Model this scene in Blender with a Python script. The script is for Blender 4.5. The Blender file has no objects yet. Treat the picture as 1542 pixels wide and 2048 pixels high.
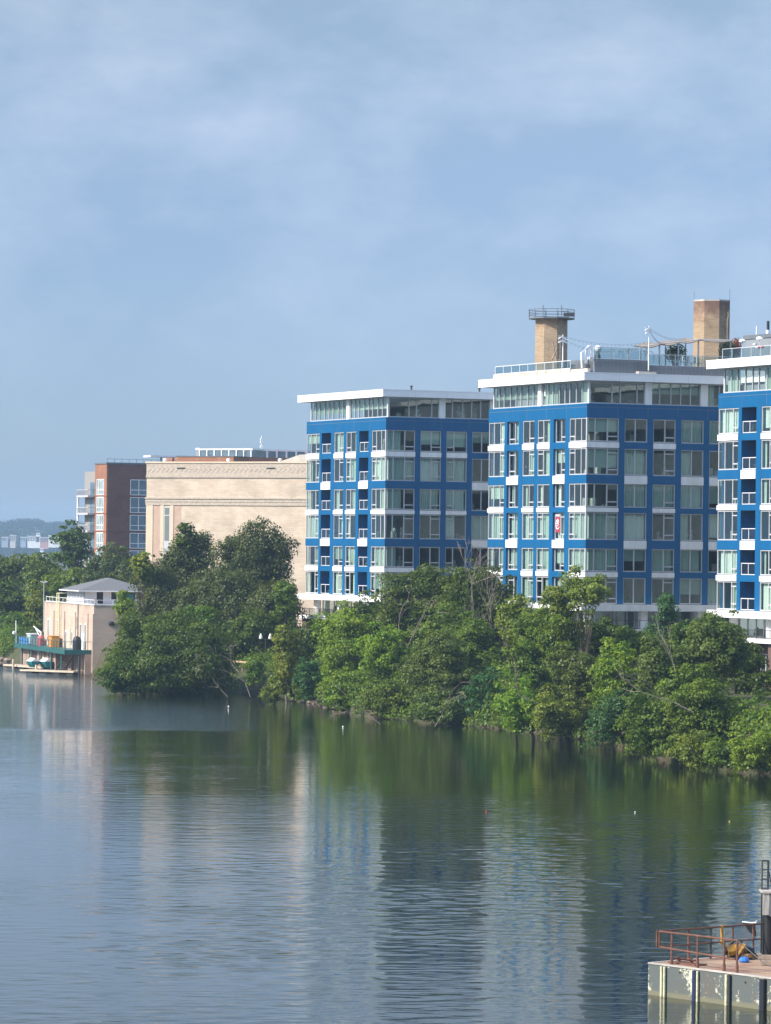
import bpy, math, random
import numpy as np
R = math.radians
random.seed(7)
scene = bpy.context.scene
COL = scene.collection

# ------------------------------------------------------------------ camera
F = 8000.0            # focal length in photo pixels (photo 1542 x 2048)
CAMZ = 16.0
ROLL = 0.0115
PX0, PY0 = 771.0, 1100.0
cam_d = bpy.data.cameras.new('camera')
cam = bpy.data.objects.new('camera', cam_d); COL.objects.link(cam)
cam.location = (0, 0, CAMZ)
cam.rotation_euler = (R(90), -ROLL, 0)
cam_d.sensor_fit = 'AUTO'; cam_d.sensor_width = 36.0
cam_d.lens = F / 2048.0 * 36.0
cam_d.shift_y = (PY0 - 1024.0) / 2048.0
cam_d.clip_start = 1.0; cam_d.clip_end = 20000.0
scene.camera = cam

# ------------------------------------------------------------------ sun and sky
SUN_EL = R(38)
sun_h = np.array([-0.916, -0.401]); sun_h /= np.linalg.norm(sun_h)      # horizontal direction towards the sun
sun_v = np.array([sun_h[0]*math.cos(SUN_EL), sun_h[1]*math.cos(SUN_EL), math.sin(SUN_EL)])
from mathutils import Vector
sd = bpy.data.lights.new('sun', 'SUN'); sd.energy = 3.5; sd.angle = R(0.53); sd.color = (1.0, 0.93, 0.82)
so = bpy.data.objects.new('sun', sd); COL.objects.link(so)
so.location = (-200, -80, 300)
so.rotation_euler = Vector((-sun_v[0], -sun_v[1], -sun_v[2])).to_track_quat('-Z', 'Y').to_euler()

w = bpy.data.worlds.new('World'); scene.world = w; w.use_nodes = True
nt = w.node_tree; nt.nodes.clear()
N = nt.nodes.new; L = nt.links.new
wo = N('ShaderNodeOutputWorld'); bg = N('ShaderNodeBackground'); bg.inputs[1].default_value = 0.15
sky = N('ShaderNodeTexSky'); sky.sky_type = 'NISHITA'; sky.sun_disc = False
sky.sun_elevation = SUN_EL
sky.sun_rotation = math.atan2(sun_h[0], sun_h[1])
sky.altitude = 0; sky.air_density = 1.0; sky.dust_density = 0.6; sky.ozone_density = 2.0
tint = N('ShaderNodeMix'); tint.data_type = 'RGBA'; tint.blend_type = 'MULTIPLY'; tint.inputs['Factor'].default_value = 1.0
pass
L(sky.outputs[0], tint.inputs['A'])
# clouds: soft wisps laid on the direction of view
tc = N('ShaderNodeTexCoord')
mp = N('ShaderNodeMapping'); mp.inputs['Scale'].default_value = (12.0, 12.0, 22.0); mp.inputs['Location'].default_value = (1.3, 0.2, 0.55)
nz = N('ShaderNodeTexNoise'); nz.inputs['Scale'].default_value = 1.6; nz.inputs['Detail'].default_value = 7; nz.inputs['Roughness'].default_value = 0.56
nz.inputs['Distortion'].default_value = 0.0
L(tc.outputs['Generated'], mp.inputs[0]); L(mp.outputs[0], nz.inputs['Vector'])
cr = N('ShaderNodeValToRGB'); cr.color_ramp.elements[0].position = 0.42; cr.color_ramp.elements[1].position = 0.76
cr.color_ramp.elements[0].color = (0, 0, 0, 1); cr.color_ramp.elements[1].color = (1, 1, 1, 1)
L(nz.outputs[0], cr.inputs[0])
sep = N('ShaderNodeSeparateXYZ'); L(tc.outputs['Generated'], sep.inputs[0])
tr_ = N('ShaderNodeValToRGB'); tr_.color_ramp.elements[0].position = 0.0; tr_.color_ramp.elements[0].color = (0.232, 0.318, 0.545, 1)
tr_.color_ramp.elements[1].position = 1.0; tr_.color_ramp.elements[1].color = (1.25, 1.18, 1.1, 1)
for ps, c_ in ((0.075, (0.285, 0.322, 0.452)), (0.135, (0.380, 0.374, 0.410)), (0.20, (0.42, 0.405, 0.365)), (0.50, (1.62, 1.50, 1.34))):  # upper stops, above the view, brightened to add fill light on shaded walls
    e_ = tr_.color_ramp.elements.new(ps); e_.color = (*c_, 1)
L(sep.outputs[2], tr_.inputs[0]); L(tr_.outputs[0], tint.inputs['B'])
mr = N('ShaderNodeMapRange'); mr.inputs[1].default_value = 0.015; mr.inputs[2].default_value = 0.10
mr.inputs[3].default_value = 0.0; mr.inputs[4].default_value = 0.28
L(sep.outputs[2], mr.inputs[0])
mu = N('ShaderNodeMath'); mu.operation = 'MULTIPLY'; L(cr.outputs[0], mu.inputs[0]); L(mr.outputs[0], mu.inputs[1])
cl = N('ShaderNodeMix'); cl.data_type = 'RGBA'; cl.inputs['B'].default_value = (3.6, 3.8, 4.3, 1)
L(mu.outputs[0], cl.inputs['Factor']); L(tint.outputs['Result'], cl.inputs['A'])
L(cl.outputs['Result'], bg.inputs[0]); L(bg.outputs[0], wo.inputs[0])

vs = scene.view_settings
vs.view_transform = 'Standard'; vs.look = 'None'; vs.gamma = 1.0; vs.exposure = 0.95; vs.use_curve_mapping = False
cy = scene.cycles
cy.max_bounces = 7; cy.diffuse_bounces = 2; cy.glossy_bounces = 3; cy.transmission_bounces = 4
cy.transparent_max_bounces = 12; cy.volume_bounces = 0
cy.sample_clamp_indirect = 4.0
cy.use_denoising = True

# ------------------------------------------------------------------ helpers
def W(px, py, D):
    """world point that the photo shows at pixel (px, py) when it stands D metres away"""
    x, y = px - PX0, py - PY0
    xu = x*math.cos(ROLL) + y*math.sin(ROLL); yu = -x*math.sin(ROLL) + y*math.cos(ROLL)
    return (xu*D/F, D, CAMZ - yu*D/F)
def Wz(px, py, z=0.0):
    x, y = px - PX0, py - PY0
    yu = -x*math.sin(ROLL) + y*math.cos(ROLL)
    return W(px, py, (CAMZ - z)*F/yu)

ORG = {}
def tag(o, label=None, cat=None, group=None, kind=None):
    if label: o['label'] = label
    if cat: o['category'] = cat
    if group: o['group'] = group
    if kind: o['kind'] = kind
    return o
def empty(name, loc, label, cat, group=None):
    o = bpy.data.objects.new(name, None); COL.objects.link(o)
    o.empty_display_size = 0.5
    o.location = loc; ORG[o.name] = np.array(loc, float)
    return tag(o, label, cat, group)
class Fr:
    """local frame on a vertical face: u along, d outward, z up"""
    def __init__(s, o, e, n=None):
        s.o = np.array(o[:2], float); s.e = np.array(e[:2], float)
        s.n = np.array(n[:2], float) if n is not None else np.array([s.e[1], -s.e[0]])
    def p(s, u, d, z):
        q = s.o + s.e*u + s.n*d
        return (q[0], q[1], z)
    def at(s, u, d): return Fr(s.p(u, d, 0), s.e, s.n)
WORLD = Fr((0, 0), (1, 0), (0, 1))
class MB:
    def __init__(s): s.v = []; s.f = []; s.m = []; s.k = 0
    def box(s, fr, u0, u1, d0, d1, z0, z1, mi=None):
        b = len(s.v)
        for (u, d, z) in ((u0,d0,z0),(u1,d0,z0),(u1,d1,z0),(u0,d1,z0),(u0,d0,z1),(u1,d0,z1),(u1,d1,z1),(u0,d1,z1)):
            s.v.append(fr.p(u, d, z))
        for q in ((0,3,2,1),(4,5,6,7),(0,1,5,4),(1,2,6,5),(2,3,7,6),(3,0,4,7)):
            s.f.append(tuple(b+i for i in q)); s.m.append(s.k if mi is None else mi)
        return s
    def tube(s, pts, r, n=6, r1=None, cap=True):
        pts = [np.array(p, float) for p in pts]
        if r1 is None: r1 = r
        b = len(s.v); m = len(pts)
        for i, p in enumerate(pts):
            t = pts[min(i+1, m-1)] - pts[max(i-1, 0)]
            t = t/(np.linalg.norm(t)+1e-9)
            a = np.cross(t, (0, 0, 1.0)) if abs(t[2]) < 0.95 else np.cross(t, (1.0, 0, 0))
            a /= np.linalg.norm(a); c = np.cross(t, a)
            rr = r + (r1-r)*i/max(1, m-1)
            for k in range(n):
                g = 2*math.pi*k/n
                q = p + a*math.cos(g)*rr + c*math.sin(g)*rr
                s.v.append(tuple(q))
        for i in range(m-1):
            for k in range(n):
                s.f.append((b+i*n+k, b+i*n+(k+1) % n, b+(i+1)*n+(k+1) % n, b+(i+1)*n+k)); s.m.append(s.k)
        if cap:
            s.f.append(tuple(b+k for k in range(n))[::-1]); s.m.append(s.k)
            s.f.append(tuple(b+(m-1)*n+k for k in range(n))); s.m.append(s.k)
        return s
    def prism(s, poly, z0, z1):
        b = len(s.v); n = len(poly)
        for z in (z0, z1):
            for p in poly: s.v.append((p[0], p[1], z))
        for k in range(n):
            s.f.append((b+k, b+(k+1) % n, b+n+(k+1) % n, b+n+k)); s.m.append(s.k)
        s.f.append(tuple(b+k for k in range(n))[::-1]); s.m.append(s.k)
        s.f.append(tuple(b+n+k for k in range(n))); s.m.append(s.k)
        return s
    def lathe(s, c, prof, n=14):
        b = len(s.v)
        for (r, z) in prof:
            for k in range(n):
                g = 2*math.pi*k/n
                s.v.append((c[0]+r*math.cos(g), c[1]+r*math.sin(g), c[2]+z))
        for i in range(len(prof)-1):
            for k in range(n):
                s.f.append((b+i*n+k, b+i*n+(k+1) % n, b+(i+1)*n+(k+1) % n, b+(i+1)*n+k)); s.m.append(s.k)
        s.f.append(tuple(b+k for k in range(n))[::-1]); s.m.append(s.k)
        s.f.append(tuple(b+(len(prof)-1)*n+k for k in range(n))); s.m.append(s.k)
        return s
    def face(s, pts):
        b = len(s.v); s.v += [tuple(p) for p in pts]; s.f.append(tuple(range(b, b+len(pts)))); s.m.append(s.k); return s
    def build(s, name, mats, parent=None, origin=None, smooth=False):
        if not isinstance(mats, (list, tuple)): mats = [mats]
        me = bpy.data.meshes.new(name)
        if parent is not None: org = ORG[parent.name]
        elif origin is not None: org = np.array(origin, float)
        else:
            a = np.array(s.v); org = np.array([a[:,0].mean(), a[:,1].mean(), a[:,2].min()])
        v = np.array(s.v) - org
        me.from_pydata(v.tolist(), [], s.f)
        for m in mats: me.materials.append(m)
        if len(mats) > 1: me.polygons.foreach_set('material_index', s.m)
        if smooth: me.polygons.foreach_set('use_smooth', [True]*len(s.f))
        me.update()
        o = bpy.data.objects.new(name, me); COL.objects.link(o)
        if parent is not None: o.parent = parent
        else: o.location = org
        ORG[o.name] = org
        return o

# ------------------------------------------------------------------ materials
def mat(name, col, rough=0.6, spec=0.5, metal=0.0, var=0.0, vscale=1.0, bump=0.0, bscale=5.0, col2=None, stretch=None, emit=None):
    m = bpy.data.materials.new(name); m.use_nodes = True
    t = m.node_tree; p = t.nodes['Principled BSDF']
    p.inputs['Base Color'].default_value = (*col, 1); p.inputs['Roughness'].default_value = rough
    p.inputs['Specular IOR Level'].default_value = spec; p.inputs['Metallic'].default_value = metal
    if var > 0 or col2 is not None or bump > 0:
        g = t.nodes.new('ShaderNodeTexCoord'); mpn = t.nodes.new('ShaderNodeMapping')
        mpn.inputs['Scale'].default_value = stretch or (1, 1, 1)
        t.links.new(g.outputs['Object'], mpn.inputs[0])
    if var > 0 or col2 is not None:
        n = t.nodes.new('ShaderNodeTexNoise'); n.inputs['Scale'].default_value = vscale; n.inputs['Detail'].default_value = 5
        n.inputs['Roughness'].default_value = 0.65
        r = t.nodes.new('ShaderNodeValToRGB'); r.color_ramp.elements[0].position = 0.35; r.color_ramp.elements[1].position = 0.65
        c2 = col2 if col2 is not None else tuple(min(1, c*(1+var)) for c in col)
        c1 = col if col2 is not None else tuple(c*(1-var) for c in col)
        r.color_ramp.elements[0].color = (*c1, 1); r.color_ramp.elements[1].color = (*c2, 1)
        t.links.new(mpn.outputs[0], n.inputs['Vector']); t.links.new(n.outputs[0], r.inputs[0]); t.links.new(r.outputs[0], p.inputs['Base Color'])
    if bump > 0:
        n2 = t.nodes.new('ShaderNodeTexNoise'); n2.inputs['Scale'].default_value = bscale; n2.inputs['Detail'].default_value = 4
        b = t.nodes.new('ShaderNodeBump'); b.inputs['Strength'].default_value = bump; b.inputs['Distance'].default_value = 0.1
        t.links.new(mpn.outputs[0], n2.inputs['Vector']); t.links.new(n2.outputs[0], b.inputs['Height']); t.links.new(b.outputs[0], p.inputs['Normal'])
    return m

def brick_mat(name, c1, c2, mortar, bw, bh, angle, ms=0.012, stain=None):
    """bricks on a vertical wall whose run makes the given angle with +X"""
    m = bpy.data.materials.new(name); m.use_nodes = True
    t = m.node_tree; p = t.nodes['Principled BSDF']; p.inputs['Roughness'].default_value = 0.85; p.inputs['Specular IOR Level'].default_value = 0.2
    tcn = t.nodes.new('ShaderNodeTexCoord')
    sp = t.nodes.new('ShaderNodeSeparateXYZ'); t.links.new(tcn.outputs['Object'], sp.inputs[0])
    dx = t.nodes.new('ShaderNodeMath'); dx.operation = 'MULTIPLY'; dx.inputs[1].default_value = math.cos(angle)
    dy = t.nodes.new('ShaderNodeMath'); dy.operation = 'MULTIPLY_ADD'; dy.inputs[1].default_value = math.sin(angle)
    t.links.new(sp.outputs[0], dx.inputs[0]); t.links.new(sp.outputs[1], dy.inputs[0]); t.links.new(dx.outputs[0], dy.inputs[2])
    cb = t.nodes.new('ShaderNodeCombineXYZ'); t.links.new(dy.outputs[0], cb.inputs[0]); t.links.new(sp.outputs[2], cb.inputs[1])
    b = t.nodes.new('ShaderNodeTexBrick'); b.inputs['Scale'].default_value = 1.0
    b.inputs['Brick Width'].default_value = bw; b.inputs['Row Height'].default_value = bh; b.inputs['Mortar Size'].default_value = ms
    b.inputs['Color1'].default_value = (*c1, 1); b.inputs['Color2'].default_value = (*c2, 1); b.inputs['Mortar'].default_value = (*mortar, 1)
    b.inputs['Bias'].default_value = -0.1
    t.links.new(cb.outputs[0], b.inputs['Vector'])
    n = t.nodes.new('ShaderNodeTexNoise'); n.inputs['Scale'].default_value = 0.35; n.inputs['Detail'].default_value = 6
    t.links.new(tcn.outputs['Object'], n.inputs['Vector'])
    r = t.nodes.new('ShaderNodeMapRange'); r.inputs[1].default_value = 0.3; r.inputs[2].default_value = 0.7; r.inputs[3].default_value = 0.82; r.inputs[4].default_value = 1.12
    t.links.new(n.outputs[0], r.inputs[0])
    mx = t.nodes.new('ShaderNodeMix'); mx.data_type = 'RGBA'; mx.blend_type = 'MULTIPLY'; mx.inputs['Factor'].default_value = 1
    t.links.new(b.outputs[0], mx.inputs['A']); t.links.new(r.outputs[0], mx.inputs['B'])
    out = mx.outputs['Result']
    if stain:
        z0, z1, sc = stain
        mz = t.nodes.new('ShaderNodeMapRange'); mz.inputs[1].default_value = z0; mz.inputs[2].default_value = z1
        mz.inputs[3].default_value = -0.25; mz.inputs[4].default_value = 0.75
        t.links.new(sp.outputs[2], mz.inputs[0])
        n3 = t.nodes.new('ShaderNodeTexNoise'); n3.inputs['Scale'].default_value = 1.1; n3.inputs['Detail'].default_value = 7
        t.links.new(tcn.outputs['Object'], n3.inputs['Vector'])
        ad = t.nodes.new('ShaderNodeMath'); ad.operation = 'ADD'; t.links.new(mz.outputs[0], ad.inputs[0]); t.links.new(n3.outputs[0], ad.inputs[1])
        rr = t.nodes.new('ShaderNodeMapRange'); rr.inputs[1].default_value = 0.62; rr.inputs[2].default_value = 0.95; t.links.new(ad.outputs[0], rr.inputs[0])
        m2 = t.nodes.new('ShaderNodeMix'); m2.data_type = 'RGBA'; m2.inputs['B'].default_value = (*sc, 1)
        t.links.new(rr.outputs[0], m2.inputs['Factor']); t.links.new(out, m2.inputs['A']); out = m2.outputs['Result']
    t.links.new(out, p.inputs['Base Color'])
    return m

def glass_mat(name, tintc, base_r=0.05, rough=0.0, boost=1.0):
    m = bpy.data.materials.new(name); m.use_nodes = True
    t = m.node_tree; t.nodes.clear()
    o = t.nodes.new('ShaderNodeOutputMaterial'); mx = t.nodes.new('ShaderNodeMixShader')
    tr = t.nodes.new('ShaderNodeBsdfTransparent'); tr.inputs[0].default_value = (*tintc, 1)
    gl = t.nodes.new('ShaderNodeBsdfGlossy'); gl.inputs['Roughness'].default_value = rough; gl.inputs[0].default_value = (0.92, 1.0, 1.0, 1)
    gm = t.nodes.new('ShaderNodeNewGeometry'); dt = t.nodes.new('ShaderNodeVectorMath'); dt.operation = 'DOT_PRODUCT'
    t.links.new(gm.outputs['Incoming'], dt.inputs[0]); t.links.new(gm.outputs['True Normal'], dt.inputs[1])
    def mth(op, a, b=None):
        q = t.nodes.new('ShaderNodeMath'); q.operation = op
        for i_, v_ in enumerate((a, b)):
            if v_ is None: continue
            if isinstance(v_, (int, float)): q.inputs[i_].default_value = v_
            else: t.links.new(v_, q.inputs[i_])
        return q.outputs[0]
    # reflectance of a thin pane, the same from both sides
    sch = mth('ADD', mth('MULTIPLY', mth('POWER', mth('SUBTRACT', 1.0, mth('ABSOLUTE', dt.outputs['Value'])), 5.0), 0.955), 0.045)
    ml = t.nodes.new('ShaderNodeMath'); ml.operation = 'MULTIPLY'; ml.inputs[1].default_value = boost; ml.use_clamp = True
    # panes are never perfectly flat
    tcn = t.nodes.new('ShaderNodeTexCoord'); n = t.nodes.new('ShaderNodeTexNoise'); n.inputs['Scale'].default_value = 0.5; n.inputs['Detail'].default_value = 1
    b = t.nodes.new('ShaderNodeBump'); b.inputs['Strength'].default_value = 0.15; b.inputs['Distance'].default_value = 0.05
    t.links.new(tcn.outputs['Object'], n.inputs['Vector']); t.links.new(n.outputs[0], b.inputs['Height']); t.links.new(b.outputs[0], gl.inputs['Normal'])
    t.links.new(sch, ml.inputs[0]); t.links.new(ml.outputs[0], mx.inputs[0])
    t.links.new(tr.outputs[0], mx.inputs[1]); t.links.new(gl.outputs[0], mx.inputs[2]); t.links.new(mx.outputs[0], o.inputs[0])
    return m

M = {}
M['blue'] = mat('blue_panel', (0.001, 0.093, 0.235), rough=0.5, spec=0.2, var=0.07, vscale=0.9, stretch=(1, 1, 0.12))
M['white'] = mat('white_panel', (0.86, 0.86, 0.86), rough=0.5, spec=0.4, col2=(0.74, 0.735, 0.72), vscale=1.3, stretch=(1, 1, 0.22))
M['roofwhite'] = mat('white_metal_fascia', (0.87, 0.87, 0.87), rough=0.45, spec=0.4, var=0.03, vscale=0.5)
M['frame'] = mat('grey_window_frame', (0.47, 0.47, 0.49), rough=0.4, spec=0.5)
M['railw'] = mat('white_railing', (0.62, 0.63, 0.65), rough=0.4)
M['glass'] = glass_mat('window_glass', (0.86, 0.925, 0.90), boost=1.15)
M['glassdark'] = glass_mat('dark_glass', (0.35, 0.42, 0.42), boost=1.2)
M['railglass'] = glass_mat('railing_glass', (0.72, 0.80, 0.82), boost=1.0)
M['curtain'] = mat('pale_curtain', (0.50, 0.55, 0.50), rough=0.9, spec=0.1, var=0.05)
M['curtain2'] = mat('white_curtain', (0.72, 0.74, 0.70), rough=0.9, spec=0.1, var=0.05)
M['blind'] = mat('grey_blind', (0.30, 0.36, 0.33), rough=0.9, spec=0.1, var=0.05)
M['interior'] = mat('interior_wall', (0.24, 0.23, 0.21), rough=0.9, spec=0.1, var=0.2, vscale=0.4)
M['furn'] = mat('furniture', (0.35, 0.33, 0.30), rough=0.8, var=0.5, vscale=0.7)
M['plantleaf'] = mat('pot_plant_leaf', (0.04, 0.10, 0.03), rough=0.7)
M['concrete'] = mat('concrete', (0.42, 0.39, 0.35), rough=0.9, spec=0.2, var=0.2, vscale=0.8, bump=0.3)
M['cream_conc'] = mat('stained_cream_parapet', (0.62, 0.58, 0.50), rough=0.9, col2=(0.30, 0.26, 0.2), vscale=1.2, stretch=(1, 1, 0.25))
M['greymetal'] = mat('grey_metal', (0.13, 0.145, 0.16), rough=0.5, metal=0.0, var=0.08)
M['greypanel'] = mat('grey_wall_panel', (0.22, 0.24, 0.26), rough=0.6, var=0.05, vscale=0.5)
M['darkmetal'] = mat('dark_metal', (0.035, 0.035, 0.04), rough=0.5)
M['darkgreen'] = mat('green_painted_steel', (0.018, 0.10, 0.095), rough=0.5, var=0.2)
M['wood'] = mat('weathered_wood', (0.30, 0.23, 0.17), rough=0.85, var=0.25, vscale=2.0)
M['bark'] = mat('bark', (0.11, 0.085, 0.065), rough=0.95, spec=0.1, var=0.3, vscale=3.0)
M['palebark'] = mat('pale_dead_wood', (0.24, 0.20, 0.165), rough=0.95, spec=0.1, var=0.3, vscale=3.0)
M['black'] = mat('black_tar', (0.012, 0.012, 0.013), rough=0.6, var=0.3)
# ------------------------------------------------------------------ ground, water, haze
SH = [Wz(*p) for p in ((200,1372),(235,1386),(330,1388),(470,1388),(560,1402),(640,1410),(720,1436),(850,1446),(960,1456),(1100,1472),(1200,1486),(1300,1512),(1400,1532),(1480,1538),(1560,1552),(1800,1600),(2300,1700))]
shore = [(-6000.0, 575.0), (-400.0, 575.0), (-75.0, 578.0), (-58.0, 566.0), (-48.6, 536.0), (-46.0, 534.0), (-36.2, 502.0), (-35.5, 492.0)] + [(p[0], p[1]+2.6) for p in SH] + [(400.0, 190.0), (6000.0, 100.0)]
SX = np.array([p[0] for p in shore]); SY = np.array([p[1] for p in shore])
def shore_y(x): return np.interp(x, SX, SY)
PD = [-1.5, 0, 0.8, 2.5, 6, 12, 25, 60, 1e5]; PZ = [-1.0, -0.15, 0.35, 1.1, 2.2, 3.4, 4.0, 4.2, 4.2]
def hill(x, y):
    a = np.clip((y-3900)/900.0, 0, 1); a = a*a*(3-2*a)
    return a*(29 + 3.0*np.sin(x*0.011+0.6) + 1.8*np.sin(x*0.031+2) + 1.0*np.sin(x*0.083))
def ground_z(x, y):
    d = y - shore_y(x)
    return float(np.interp(d, PD, PZ) + hill(np.array(float(x)), np.array(float(y))))
xs = np.unique(np.concatenate([np.linspace(-6000, -900, 18), np.linspace(-900, -80, 50), np.linspace(-80, 90, 120), np.linspace(95, 900, 30), np.linspace(1000, 6000, 12)]))
rows = [-1.5, 0, 0.8, 2.5, 6, 12, 25, 60, 150, 400, 900, 1500, 2000, 2200, 2500, 3000, 3300, 3450, 3600, 3750, 3900, 4050, 4200, 4500, 5400]
gv = []; 
rg = np.random.RandomState(3)
for i, d in enumerate(rows):
    y = shore_y(xs) + d
    z = np.interp(d, PD, PZ) + hill(xs, y) + (rg.rand(len(xs))-0.5)*(0.5 if 0 < d < 30 else 0.0)
    gv.append(np.stack([xs, y, z], 1))
gv = np.concatenate(gv); nx = len(xs)
gf = [(i*nx+j, i*nx+j+1, (i+1)*nx+j+1, (i+1)*nx+j) for i in range(len(rows)-1) for j in range(nx-1)]
me = bpy.data.meshes.new('ground'); me.from_pydata(gv.tolist(), [], gf)
me.materials.append(mat('bank_soil_and_grass', (0.10, 0.075, 0.05), rough=0.95, spec=0.1, col2=(0.045, 0.07, 0.025), vscale=0.25, bump=0.5, bscale=1.5))
g = bpy.data.objects.new('ground', me); COL.objects.link(g); tag(g, kind='structure')

# water
wm = bpy.data.materials.new('river_water'); wm.use_nodes = True
t = wm.node_tree; p = t.nodes['Principled BSDF']
p.inputs['Base Color'].default_value = (0.008, 0.013, 0.006, 1); p.inputs['Roughness'].default_value = 0.04
p.inputs['IOR'].default_value = 1.36; p.inputs['Specular IOR Level'].default_value = 0.5; p.inputs['Specular Tint'].default_value = (0.94, 1.0, 0.90, 1)
tcn = t.nodes.new('ShaderNodeTexCoord')
def noise(scale, detail, stretch, rot=0.0, dist=0.0, rough=0.5):
    m_ = t.nodes.new('ShaderNodeMapping'); m_.inputs['Scale'].default_value = stretch; m_.inputs['Rotation'].default_value = (0, 0, rot)
    t.links.new(tcn.outputs['Object'], m_.inputs[0])
    n = t.nodes.new('ShaderNodeTexNoise'); n.inputs['Scale'].default_value = scale; n.inputs['Detail'].default_value = detail
    n.inputs['Distortion'].default_value = dist; n.inputs['Roughness'].default_value = rough
    t.links.new(m_.outputs[0], n.inputs['Vector']); return n.outputs[0]
def math_(op, a, b):
    n = t.nodes.new('ShaderNodeMath'); n.operation = op
    for i, q in enumerate((a, b)):
        if isinstance(q, (int, float)): n.inputs[i].default_value = q
        else: t.links.new(q, n.inputs[i])
    return n.outputs[0]
def mrange(v, a, b, c, d):
    n = t.nodes.new('ShaderNodeMapRange'); n.interpolation_type = 'SMOOTHSTEP'
    for i, q in enumerate((v, a, b, c, d)):
        if isinstance(q, (int, float)): n.inputs[i].default_value = q
        else: t.links.new(q, n.inputs[i])
    return n.outputs[0]
spw = t.nodes.new('ShaderNodeSeparateXYZ'); t.links.new(tcn.outputs['Object'], spw.inputs[0])
fine = noise(1.7, 4, (0.62, 1.35, 1), 0.10, 0.5)
mid = noise(0.5, 2, (0.45, 1.3, 1), -0.08, 0.2)
h = math_('ADD', math_('MULTIPLY', fine, 0.30), math_('MULTIPLY', mid, 0.55))
# wind: a ruffled belt far out on the left, stronger chop in the near water, smoother by the bank
edge = math_('ADD', spw.outputs[1], math_('MULTIPLY', noise(0.03, 3, (1, 1, 1)), 40))
wl = mrange(math_('ADD', spw.outputs[0], math_('MULTIPLY', spw.outputs[1], 0.0)), -27, -7, 1.0, 0.0)
far = math_('MULTIPLY', mrange(edge, 362, 380, 0.0, 1.0), wl)
patch = mrange(noise(0.02, 3, (0.5, 1.4, 1), 0.1), 0.42, 0.60, 0.55, 1.15)
near = mrange(spw.outputs[1], 250, 345, 0.22, 0.26)
amp = math_('ADD', math_('MULTIPLY', near, patch), math_('MULTIPLY', far, 2.8))
bmp = t.nodes.new('ShaderNodeBump'); bmp.inputs['Distance'].default_value = 0.16; bmp.inputs['Strength'].default_value = 1.0
t.links.new(math_('MULTIPLY', h, amp), bmp.inputs['Height']); t.links.new(bmp.outputs[0], p.inputs['Normal'])
def wave_height(X, Y):
    rw = np.random.RandomState(9); Hh = np.zeros_like(X); n_w = 76
    amp_y = np.interp(Y, [60, 130, 190, 240, 300, 350], [1.0, 1.0, 0.74, 0.44, 0.22, 0.0])*np.interp(X, [-60, -44, 28, 36], [0, 1, 1, 0.8])
    pt = 0.72+0.28*np.sin(X*0.05+Y*0.021+1.0)*np.sin(Y*0.06-X*0.03) + 0.22*np.sin(X*0.16-Y*0.035+2)
    pt = pt*(0.8+0.45*np.sin(X*0.31+1.3*np.sin(Y*0.11)+Y*0.05)*np.sin(Y*0.23-X*0.09+1.7*np.sin(X*0.07)))*np.interp(X-0.0*Y, [-20, 2], [0.62, 1.1])
    for i in range(n_w):
        lam = 0.42*(2.6/0.42)**(rw.rand()**1.25); k_ = 2*math.pi/lam
        th_ = math.pi/2 + rw.randn()*0.85 + 0.08
        sl = 0.0090 if lam < 1.1 else 0.0068
        Hh += sl/k_*np.sin(k_*(X*math.cos(th_)+Y*math.sin(th_))+rw.rand()*6.283 + 0.8*np.sin(X*0.11+Y*0.07*rw.rand()+i))
    return Hh*amp_y*pt
gx = np.concatenate([[-6000, -1500, -400, -120], np.arange(-50, 36, 0.28), [60, 200, 800, 6000]])
gy = np.concatenate([[-500, 0, 60, 100], np.arange(122, 200, 0.115), np.arange(200, 270, 0.15), np.arange(270, 352, 0.22), [380, 450, 600, 1500, 6000]])
GX, GY = np.meshgrid(gx, gy); GZ = np.where((GX > -51) & (GX < 37) & (GY > 110) & (GY < 353), wave_height(GX, GY), 0.0)
nX, nY = len(gx), len(gy); idx = np.arange(nX*nY).reshape(nY, nX)
quad = np.stack([idx[:-1, :-1], idx[:-1, 1:], idx[1:, 1:], idx[1:, :-1]], -1).reshape(-1, 4)
me = bpy.data.meshes.new('river'); me.vertices.add(nX*nY); me.vertices.foreach_set('co', np.stack([GX, GY, GZ], -1).astype(np.float32).ravel())
me.loops.add(quad.size); me.loops.foreach_set('vertex_index', quad.astype(np.int32).ravel())
me.polygons.add(len(quad)); me.polygons.foreach_set('loop_start', np.arange(0, quad.size, 4, dtype=np.int32)); me.polygons.foreach_set('loop_total', np.full(len(quad), 4, dtype=np.int32))
me.polygons.foreach_set('use_smooth', np.ones(len(quad), dtype=bool)); me.materials.append(wm); me.update(calc_edges=True)
print('WATER', len(quad))
wo_ = bpy.data.objects.new('river', me); COL.objects.link(wo_); tag(wo_, kind='structure')

hz = bpy.data.materials.new('haze'); hz.use_nodes = True; hz.node_tree.nodes.clear()
ho = hz.node_tree.nodes.new('ShaderNodeOutputMaterial'); hv = hz.node_tree.nodes.new('ShaderNodeVolumePrincipled')
hv.inputs['Color'].default_value = (0.52, 0.75, 1.0, 1); hv.inputs['Density'].default_value = 0.00012; hv.inputs['Anisotropy'].default_value = 0.0
hz.node_tree.links.new(hv.outputs[0], ho.inputs['Volume'])
mb = MB(); mb.box(WORLD, -6100, 6100, -600, 6100, -2, 75)
hb = mb.build('haze', hz, origin=(0, 0, -2)); tag(hb, kind='stuff')

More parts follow.
